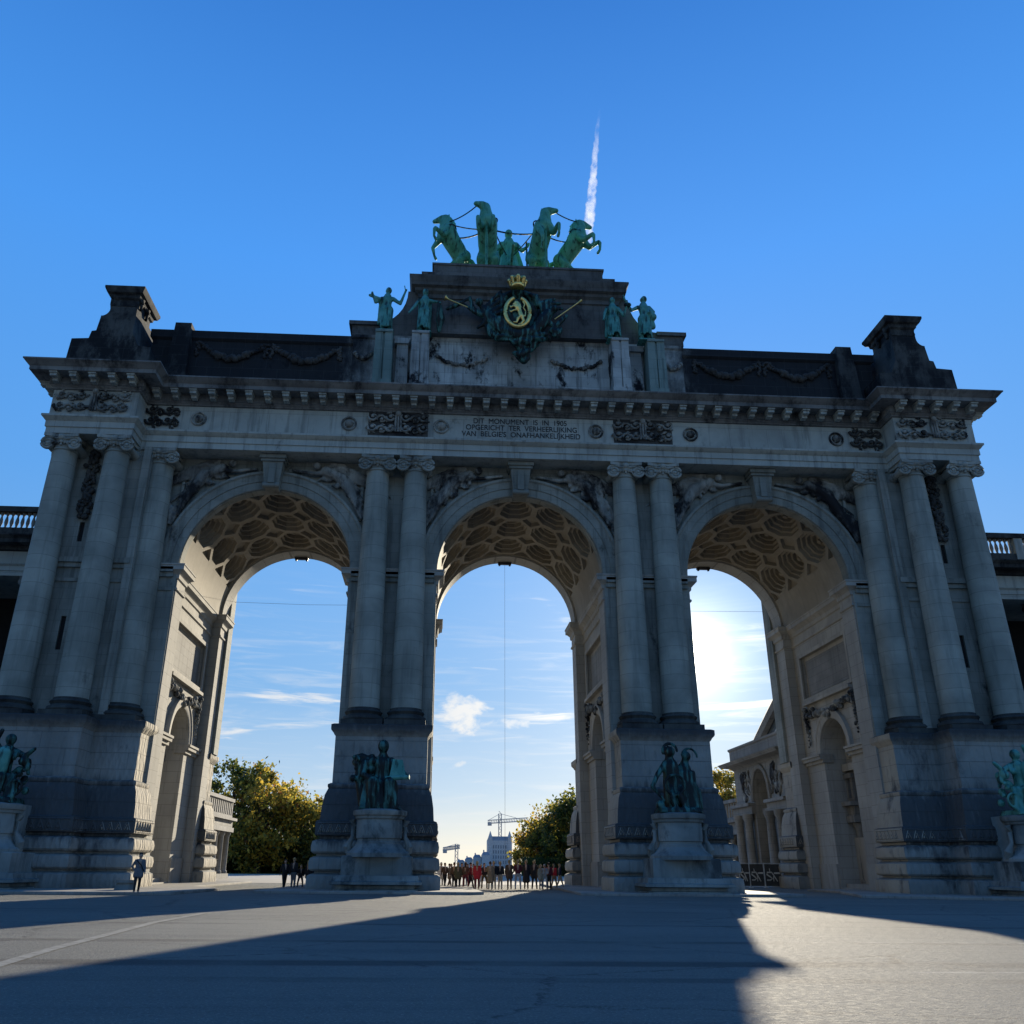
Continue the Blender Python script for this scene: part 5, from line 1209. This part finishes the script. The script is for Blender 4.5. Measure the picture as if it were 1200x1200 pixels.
# bird on the left tower
p = on_y(143, 341, -1.2); b = MB(); b.ball((0, 0, .16), .11, 8, (1, 1.5, 1)); b.ball((.02, -.14, .3), .065, 8); b.capsule((0, .1, .14), .05, (.03, .32, .1), .02, 6); b.tube([(0, 0, 0), (0, 0, .1)], .015, 4); b.capsule((.02, -.18, .3), .02, (.02, -.26, .29), .008, 5)
tag(b.build('bird', M['black_metal'], None, 50, loc=(p.x, -1.2, 35.16)), 'small dark bird perched on the left corner tower', 'bird')

# barriers in the right archway
bm_ = plain('dark_tarpaulin', (.05, .048, .045), .8); sg = plain('pale_print', (.55, .53, .48), .8)
for i, (u0, u1) in enumerate(((868, 879.6), (880, 896.6), (897.4, 917))):
    y = 16.0; p0, p1 = on_y(u0, 1037, y), on_y(u1, 1037, y); z1 = 1.52
    e = empty('event_barrier', (p0.x, y, 0), 0, ('leftmost', 'middle', 'rightmost')[i]+' of the three dark printed barrier panels in the right archway', 'barrier', 'printed barrier panels in the right archway')
    L = p1.x-p0.x; MB().box(.03, L-.03, -.02, .02, .12, z1).build('panel', bm_, e, 0)
    fr = MB(); fr.tube([(0, 0, 0), (0, 0, z1+.1)], .03, 6); fr.tube([(L, 0, 0), (L, 0, z1+.1)], .03, 6); fr.tube([(0, 0, z1+.06), (L, 0, z1+.06)], .03, 6); fr.box(-.05, .1, -.3, .3, 0, .05); fr.build('frame', white, e, 40)
    g = MB(); yy = -.045; k = L
    def st(pts, r=.035): g.tube([(k*px, yy, pz) for px, pz in pts], r, 5)
    st([(.42, 1.0), (.15, 1.0), (.12, .85), (.3, .72), (.42, .6), (.3, .5), (.1, .5)], .05); st([(.42, 1.0), (.55, .75), (.72, .42)], .04); st([(.5, .75), (.5, .42)], .03); st([(.55, .95), (.92, .95)], .055); st([(.32, 1.05), (.3, 1.25)], .025)
    g.build('logo_print', sg, e, 0)
p = on_y(898, 1001, 17.5)
# low sign wedge on the left pavement
sb = MB().taper(-.45, .45, -.25, .25, 0, .35, .08); sb.box(-.4, .4, -.28, -.2, .3, .42)
tag(sb.build('stone_marker', M['pedestal'], None, 0, loc=(on_ground(133, 1044, .12).x, -5.4, .12)), 'small dark marker with lit top on the pavement left of the walking person', 'marker')

# ================================================================== PEOPLE
def person_parts(pose):
    k = .84; body = MB(); top = MB(); legs = MB(); hair = MB(); L = lambda x, y, z: (x*k, y*k, z*k)
    st = pose.get('stride', .0); sp = pose.get('spread', .1); al = pose.get('arm', 0); coat = pose.get('coat', 0)
    for s in (-1, 1):
        f = L(s*sp*1.1, s*st*.5, .06); kn = L(s*sp, s*st*.18-.03, .5); hp_ = L(s*.09, 0, .9)
        legs.capsule(hp_, .10*k, kn, .072*k, 9); legs.capsule(kn, .072*k, f, .052*k, 9)
        body.capsule(kn, .055*k, f, .04*k, 8); body.capsule(hp_, .08*k, kn, .055*k, 8)
        body.capsule(L(s*sp*1.1, s*st*.5+.03, .045), .045*k, L(s*sp*1.2, s*st*.5-.16, .035), .035*k, 8)
        sh_ = L(s*.19, 0, 1.4)
        if al == 1 and s == 1: el = L(s*.28, -.1, 1.13); ha = L(s*.12, -.3, 1.25)
        elif al == 2: el = L(s*.27, -.06, 1.13); ha = L(s*.1, -.26, 1.08)
        elif al == 3 and s == -1: el = L(s*.33, .03, 1.14); ha = L(s*.2, -.05, .95)
        else: el = L(s*.25, s*st*-.12+.02, 1.12); ha = L(s*.26, s*st*-.3-.03, .86)
        top.capsule(sh_, .065*k, el, .052*k, 8); top.capsule(el, .052*k, tuple(e_*.85+h_*.15 if 0 else h_*.85+e_*.15 for e_, h_ in zip(el, ha)), .042*k, 8)
        body.capsule(sh_, .05*k, el, .04*k, 8); body.capsule(el, .04*k, ha, .03*k, 8); body.capsule(ha, .035*k, (ha[0], ha[1]-.03*k, ha[2]-.07*k), .025*k, 8)
    legs.capsule(L(-.06, 0, .93), .11*k, L(.06, 0, .93), .11*k, 9)
    top.capsule(L(-.05, 0, 1.0), .13*k, L(-.09, 0, 1.33), .11*k, 10); top.capsule(L(.05, 0, 1.0), .13*k, L(.09, 0, 1.33), .11*k, 10); top.capsule(L(-.13, 0, 1.4), .075*k, L(.13, 0, 1.4), .075*k, 9)
    if coat:
        for s in (-1, 1): top.capsule(L(s*.06, 0, 1.0), .14*k, L(s*.09, 0, .52 if coat == 2 else .75), .15*k, 9)
    body.capsule(L(0, 0, 1.0), .11*k, L(0, 0, 1.36), .12*k, 9); body.capsule(L(0, .01, 1.4), .055*k, L(0, 0, 1.55), .05*k, 8)
    body.ball(L(0, 0, 1.62), .1*k, 12, (.85, 1, 1.2)); body.ball(L(0, -.1, 1.6), .022*k, 6); body.ball(L(-.09, 0, 1.6), .02*k, 6); body.ball(L(.09, 0, 1.6), .02*k, 6)
    hair.ball(L(0, .02, 1.665), .105*k, 12, (.92, 1, 1)); 
    if pose.get('long'): hair.capsule(L(0, .06, 1.62), .09*k, L(0, .08, 1.42), .07*k, 9)
    return blob(body, .022, 1), blob(top, .025, 1), blob(legs, .025, 1), blob(hair, .022, 1)
POSES = [dict(spread=.09), dict(spread=.15, arm=2), dict(stride=.55, arm=0), dict(spread=.1, coat=1, long=1), dict(spread=.09, coat=2, arm=1), dict(stride=.4, coat=1, arm=3), dict(spread=.18, arm=3, long=1)]
PM = [person_parts(p) for p in POSES]
def cm(name, c): return plain(name, c, .85, 0, .15, 8)
CL = dict(black=cm('black_cloth', (.012, .012, .014)), navy=cm('navy_cloth', (.02, .025, .05)), grey=cm('grey_cloth', (.13, .13, .14)), light=cm('light_grey_cloth', (.38, .37, .36)), white=cm('white_cloth', (.65, .64, .62)),
          brown=cm('brown_cloth', (.09, .05, .03)), tan=cm('tan_cloth', (.28, .19, .11)), red=cm('red_cloth', (.48, .02, .03)), maroon=cm('maroon_cloth', (.12, .015, .025)), olive=cm('olive_cloth', (.07, .065, .03)), blue=cm('blue_jeans', (.06, .09, .17)), beige=cm('beige_cloth', (.35, .30, .22)))
SK = cm('skin', (.42, .27, .19)); HB = cm('brown_hair', (.05, .03, .018)); HL = cm('blond_hair', (.35, .25, .12)); HK = cm('dark_hair', (.015, .012, .01)); HG = cm('grey_hair', (.3, .3, .3))
proto = {}
def person(u, w, pose, top, legs, hair, lab, rz=0, grp='people standing beyond the arch', z=.0, h=1.0, y=None):
    p = on_ground(u, w, z) if y is None else Vector((on_y(u, w, y).x, y, z))
    e = empty('person', (p.x, p.y, z), rz, lab, 'person', grp); e.scale = (h, h, h)
    if pose not in proto:
        b, t, l, hr = PM[pose]; proto[pose] = [link(nm, me, mat, None, 70) for nm, me, mat in (('body', b, SK), ('jacket', t, SK), ('trousers', l, SK), ('hair', hr, SK))]
        parts = proto[pose]
    else: parts = []
    out = []
    for q, mat in zip(proto[pose], (SK, CL[top], CL[legs], hair)):
        o = q if parts else q.copy()
        if not parts: col.objects.link(o)
        o.parent = e; o.material_slots[0].link = 'OBJECT'; o.material_slots[0].material = mat; out.append(o)
    return e
e = person(159, 1046.3, 5, 'grey', 'black', HK, 'person in grey jacket and black trousers standing alone before the far left pier', .4, None, .12, 1.04)
MB().tube([(-.16, -.1, 1.2), (.05, -.14, 1.0), (.16, -.1, .8)], .018, 5).build('bag_strap', CL['black'], e, 30)
left = [(332, 1042.6, 2, 'black', 'black', HK, 'leftmost person in black, mid-stride, in the left archway', .5, 1.02), (342.5, 1042.6, 0, 'black', 'grey', HL, 'tall person in black jacket and grey trousers in the left archway group', 2.8, 1.08),
        (351, 1042.2, 6, 'black', 'navy', HL, 'short person with pale hair in the middle of the left archway group', .3, .84), (360, 1042.4, 3, 'black', 'black', HL, 'person in black coat with pale hair, second from the pier in the left archway group', 2.6, 1.0),
        (366.5, 1042, 1, 'navy', 'navy', HL, 'person in navy partly against the left central pier', 1.2, .95)]
for u, w, po, t, l, hr, lab, rz, h in left: person(u, w, po, t, l, hr, lab, rz, 'people in the left archway', 0, h)
crowd = [(516.5, 1040.2, 3, 'white', 'light', HG, 'person in white coat emerging behind the left central pier', 0, .98), (521, 1040.6, 2, 'brown', 'black', HK, 'person in dark brown striding, next to the white coat', .5, .96),
         (526.5, 1040.4, 5, 'tan', 'brown', HB, 'person in tan coat, third from the left of the crowd', 1.2, .93), (532, 1041.4, 0, 'brown', 'black', HB, 'person in brown jacket with black trousers left in the crowd', 2.9, .98),
         (536.5, 1041.6, 3, 'olive', 'black', HL, 'person in olive coat with blond hair left in the crowd', 3.1, .98), (541, 1041.4, 1, 'grey', 'grey', HB, 'person all in grey with bent arms left of the red coat', .2, .96),
         (545.5, 1041.7, 6, 'brown', 'maroon', HB, 'person in brown top and maroon trousers left of the red coat', 2.7, .99), (551.5, 1041.7, 2, 'maroon', 'black', HK, 'person in dark maroon jacket directly left of the red coat', 1.3, .97),
         (559, 1042.1, 3, 'red', 'maroon', HL, 'person in bright red coat in the crowd', 3.0, 1.03), (567.5, 1041.8, 6, 'black', 'olive', HB, 'person in black with legs apart, directly right of the red coat', .2, .96),
         (574.5, 1042.5, 4, 'tan', 'beige', HB, 'person in long grey-tan coat in the middle of the crowd', 3.0, 1.02), (578.6, 1042.4, 0, 'black', 'beige', HL, 'person in black jacket and beige trousers, left one of a pair', 3.1, 1.03),
         (586.2, 1042.4, 0, 'black', 'beige', HL, 'slim person in black top and beige trousers, right one of a pair', 2.9, 1.02), (597, 1042.6, 5, 'brown', 'brown', HL, 'person in brown coat with light hair at the centre of the archway', 3.1, 1.08),
         (607, 1042.6, 1, 'maroon', 'light', HL, 'person in dark red top and light grey trousers', 3.1, 1.09), (616.8, 1042.4, 4, 'black', 'black', HL, 'person in long black coat reaching the knees', 3.0, 1.09),
         (626.4, 1042.2, 5, 'black', 'black', HL, 'person in black jacket and black trousers with long pale hair', 2.8, 1.09), (634, 1042.4, 3, 'beige', 'grey', HL, 'person in pale jacket right of the black coats', .5, .93),
         (638.5, 1042.4, 1, 'light', 'light', HG, 'person in light grey jacket in the right cluster of the crowd', .2, .94), (643.5, 1042.3, 0, 'maroon', 'black', HK, 'person in maroon top and black trousers in the right cluster', 2.9, 1.0),
         (649.5, 1042, 2, 'red', 'tan', HL, 'person in dark red jacket and tan trousers, second from the right of the crowd', 2.5, .96), (656.3, 1041.6, 2, 'navy', 'beige', HL, 'rightmost person of the crowd, walking in navy jacket', 1.8, .97),
         (555, 1039.4, 0, 'tan', 'grey', HB, 'smaller person in tan glimpsed behind the red coat', 0, .93), (528.5, 1039.2, 1, 'grey', 'black', HK, 'smaller person in grey glimpsed behind the tan coat', 0, .93),
         (563.5, 1039.3, 4, 'white', 'light', HG, 'smaller person in white glimpsed right behind the red coat', 0, .93), (547.8, 1039.4, 5, 'navy', 'blue', HK, 'smaller person in navy glimpsed between brown and maroon jackets', 0, .93)]
for u, w, po, t, l, hr, lab, rz, h in crowd: person(u, w, po, t, l, hr, lab, rz, 'people crowding beyond the central archway', 0, h)

# ================================================================== CONTRAIL (real band of cloud high in the sky)
ct = MB(); D = 5200.0; pts = []; rs = []; rnd = random.Random(12)
px_ = [(703.5, 124, 1.2), (701.5, 140, 2.0), (699.5, 160, 3.0), (697.5, 180, 4.0), (695.8, 200, 4.6), (694, 220, 5.6), (692.6, 240, 6.4), (691, 258, 6.8), (689, 272, 6.4), (691, 284, 4), (690, 300, 3)]
for (u0, w0, r0), (u1, w1, r1) in zip(px_[:-1], px_[1:]):
    for q in range(5):
        t = q/5; u, w, r = u0+(u1-u0)*t, w0+(w1-w0)*t, r0+(r1-r0)*t; pts.append(CP+ray(u+rnd.uniform(-.5, .5), w)*D); rs.append(r*D/1014*rnd.uniform(.75, 1.1))
m, k, b = new_mat('ice_crystal_cloud')
tcn = k.new('ShaderNodeTexCoord').outputs['Object']
lw = k.new('ShaderNodeLayerWeight'); lw.inputs[0].default_value = .5
edge = k.math('SUBTRACT', 1.0, k.ramp(lw.outputs['Facing'], .1, .85))
al = k.math('MULTIPLY', edge, k.ramp(k.noise(k.scalev(tcn, (1, 1, 1)), .02, 3, .6), .25, .7))
oz = k.sep(tcn)[2]; z_top, z_bot = pts[0].z, pts[-1].z
al = k.math('MULTIPLY', al, k.math('MULTIPLY', k.ramp(k.math('DIVIDE', k.math('SUBTRACT', z_top, oz), z_top-z_bot), .0, .55), k.ramp(k.math('DIVIDE', k.math('SUBTRACT', oz, z_bot), z_top-z_bot), .0, .22)))
al = k.math('MULTIPLY', al, .40)
tb = k.new('ShaderNodeBsdfTranslucent'); tb.inputs[0].default_value = (.95, .95, .95, 1); df = k.new('ShaderNodeBsdfDiffuse'); df.inputs[0].default_value = (.95, .95, .95, 1)
mx = k.new('ShaderNodeMixShader'); mx.inputs[0].default_value = .5; k.l.new(tb.outputs[0], mx.inputs[1]); k.l.new(df.outputs[0], mx.inputs[2])
tp = k.new('ShaderNodeBsdfTransparent'); m2 = k.new('ShaderNodeMixShader'); k.put(m2.inputs[0], al); k.l.new(tp.outputs[0], m2.inputs[1]); k.l.new(mx.outputs[0], m2.inputs[2])
k.l.new(m2.outputs[0], m.node_tree.nodes['Material Output'].inputs[0])
o = ct.tube(pts, rs, 14).build('contrail', m, None, 80); tag(o, 'white vertical contrail in the blue sky above the rightmost horse', 'contrail')

# ================================================================== LIGHT AND SKY
SUN_AZ, SUN_EL = math.radians(16.3), math.radians(12.7)
sd = Vector((sin(SUN_AZ)*cos(SUN_EL), cos(SUN_AZ)*cos(SUN_EL), sin(SUN_EL)))
sl = bpy.data.lights.new('sun', 'SUN'); sl.energy = 5.0; sl.angle = math.radians(.55); sl.color = (1.0, .88, .68)
so = bpy.data.objects.new('sun', sl); col.objects.link(so); so.rotation_euler = (-sd).to_track_quat('-Z', 'Y').to_euler()
wd = bpy.data.worlds.new('World'); scene.world = wd; wd.use_nodes = True; k = N(wd.node_tree)
bg = wd.node_tree.nodes['Background']
sky = k.new('ShaderNodeTexSky'); sky.sky_type = 'NISHITA'; sky.sun_disc = False; sky.sun_elevation = SUN_EL; sky.sun_rotation = SUN_AZ
sky.air_density = 1.0; sky.dust_density = .6; sky.ozone_density = 2.2; sky.altitude = 50
tc = k.new('ShaderNodeTexCoord').outputs['Generated']
nv = k.new('ShaderNodeVectorMath', operation='NORMALIZE'); k.put(nv.inputs[0], tc); dirv = nv.outputs[0]; dx = k.sep(dirv)
dp = k.new('ShaderNodeVectorMath', operation='DOT_PRODUCT'); k.put(dp.inputs[0], dirv); dp.inputs[1].default_value = sd
cd = k.math('MAXIMUM', dp.outputs['Value'], 0.0)
skyc = sky.outputs[0]
az = k.math('ARCTAN2', dx[0], dx[1]); el = k.math('ARCSINE', dx[2])
cv = k.comb(k.math('MULTIPLY', az, 1.0), k.math('MULTIPLY', el, 3.2), 0.0)
puff = k.noise(k.comb(az, k.math('MULTIPLY', el, 1.6), 0.0), 26.0, 7, .6, .3)
wisp = k.noise(k.comb(az, k.math('MULTIPLY', el, 6.5), 1.7), 7.0, 6, .62, .5)
streak = k.noise(k.comb(k.math('MULTIPLY', az, 9.0), k.math('MULTIPLY', el, 95.0), 3.3), 1.0, 7, .62, .8)
acc = 0.0
def cloud(u, w, ru, rw, n, lo, hi, s, tilt=0.0):
    """cloud at a bearing: density = noise - (distance from its centre)"""
    global acc
    a0, e0 = az_el(u, w); wa = ru/1014*.95; we = rw/1014*.85
    da = k.math('SUBTRACT', az, a0); de = k.math('SUBTRACT', k.math('SUBTRACT', el, e0), k.math('MULTIPLY', da, tilt))
    r2 = k.math('ADD', k.math('POWER', k.math('ABSOLUTE', k.math('DIVIDE', da, wa)), 2.0), k.math('POWER', k.math('ABSOLUTE', k.math('DIVIDE', de, we)), 2.0))
    f = k.math('MULTIPLY', k.ramp(k.math('SUBTRACT', n, k.math('MULTIPLY', r2, .22)), lo, hi), s)
    acc = f if acc == 0.0 else k.math('MAXIMUM', acc, f)
cloud(548, 836, 42, 28, puff, .31, .52, .95); cloud(528, 842, 22, 14, streak, .3, .55, .7); cloud(590, 848, 34, 10, puff, .33, .55, .7); cloud(540, 822, 24, 14, puff, .32, .54, .8); cloud(575, 848, 36, 10, puff, .34, .6, .7)
cloud(640, 842, 62, 9, streak, .3, .56, .85); cloud(632, 838, 16, 7, puff, .38, .55, .8)
cloud(345, 817, 62, 10, streak, .30, .56, .9, -.03); cloud(270, 860, 45, 9, streak, .30, .56, .85, .05); cloud(345, 851, 70, 9, streak, .34, .6, .65, .08); cloud(320, 872, 60, 5, streak, .38, .62, .5)
cloud(534, 897, 15, 7, puff, .36, .55, .9, .3); cloud(560, 783, 50, 6, streak, .40, .65, .5, -.05); cloud(650, 715, 40, 16, streak, .42, .72, .45, -.6)
cloud(560, 968, 120, 5, streak, .3, .6, .6); cloud(560, 990, 120, 8, streak, .36, .7, .6); cloud(870, 826, 90, 5, streak, .28, .55, .85, .06); cloud(370, 690, 60, 12, streak, .45, .8, .35); cloud(890, 745, 40, 30, streak, .40, .75, .5, .2)
cloud(345, 925, 40, 14, puff, .42, .66, .75); cloud(300, 905, 60, 10, streak, .4, .7, .4)
# deep blue gradient of a clear autumn afternoon, blended with the physical sky
gr = k.new('ShaderNodeValToRGB'); k.put(gr.inputs[0], k.math('DIVIDE', el, math.radians(60)))
for i, (p_, c_) in enumerate(((0.0, (7.0, 7.0, 6.2)), (.07, (3.7, 5.2, 6.9)), (.17, (1.75, 3.85, 6.9)), (.37, (1.0, 3.3, 7.5)), (.62, (.62, 2.9, 8.0)), (.9, (.30, 1.75, 5.8)), (1.0, (.13, 1.2, 5.0)))):
    q_ = gr.color_ramp.elements[i] if i < 2 else gr.color_ramp.elements.new(p_)
    q_.position = p_; q_.color = tuple(v_/8 for v_ in c_)+(1,)
gs = k.new('ShaderNodeVectorMath', operation='SCALE'); k.put(gs.inputs[0], gr.outputs[0]); k.put(gs.inputs['Scale'], k.math('ADD', k.math('MULTIPLY', dp.outputs['Value'], 1.8), 6.6))
skyc = k.mix(.93, skyc, gs.outputs[0])
# general thin haze clouds low all round the horizon (keeps the rest of the sky believable)
low = k.math('MULTIPLY', k.ramp(streak, .46, .78), k.math('MULTIPLY', k.math('SUBTRACT', 1.0, k.ramp(el, .12, .34)), .42))
acc = k.math('MAXIMUM', acc, low)
g1 = k.math('POWER', cd, 14.0); g2 = k.math('POWER', cd, 90.0); g3 = k.math('POWER', cd, 700.0); g4 = k.math('POWER', cd, 6000.0)
def vadd(a, b): 
    n = k.new('ShaderNodeVectorMath', operation='ADD'); k.put(n.inputs[0], a); k.put(n.inputs[1], b); return n.outputs[0]
def vsc(c, f):
    n = k.new('ShaderNodeVectorMath', operation='SCALE'); n.inputs[0].default_value = c; k.put(n.inputs['Scale'], f); return n.outputs[0]
cl = vadd(vsc((7.2, 7.3, 7.4), 1.0), vsc((5, 4.6, 3.8), g2))
c = k.mix(acc, skyc, cl)
c = vadd(c, vsc((.6, .52, .3), g1)); c = vadd(c, vsc((1.3, 1.15, .8), g2)); c = vadd(c, vsc((7.5, 7, 5.2), g3)); c = vadd(c, vsc((200, 190, 160), g4))
k.put(bg.inputs['Color'], c); bg.inputs['Strength'].default_value = .068

# ================================================================== CAMERA
cam = bpy.data.cameras.new('camera'); co = bpy.data.objects.new('camera', cam); col.objects.link(co)
mt = Matrix((CR, CU, -CF)).transposed().to_4x4(); mt.translation = CP*SCALE; co.matrix_world = mt
cam.sensor_width = 36; cam.lens = 36*CAM['f']/1200; cam.shift_x = -(CAM['px']-600)/1200; cam.shift_y = (CAM['cy']-600)/1200
cam.clip_start = .2; cam.clip_end = 20000
scene.camera = co
for o in list(col.objects):
    if o.parent is None and o.type in ('MESH', 'EMPTY'):
        o.location = o.location*SCALE; o.scale = o.scale*SCALE
scene.view_settings.view_transform = 'Standard'; scene.view_settings.look = 'None'; scene.view_settings.exposure = .80; scene.view_settings.gamma = 1.0
scene.render.resolution_x = 1024; scene.render.resolution_y = 1024
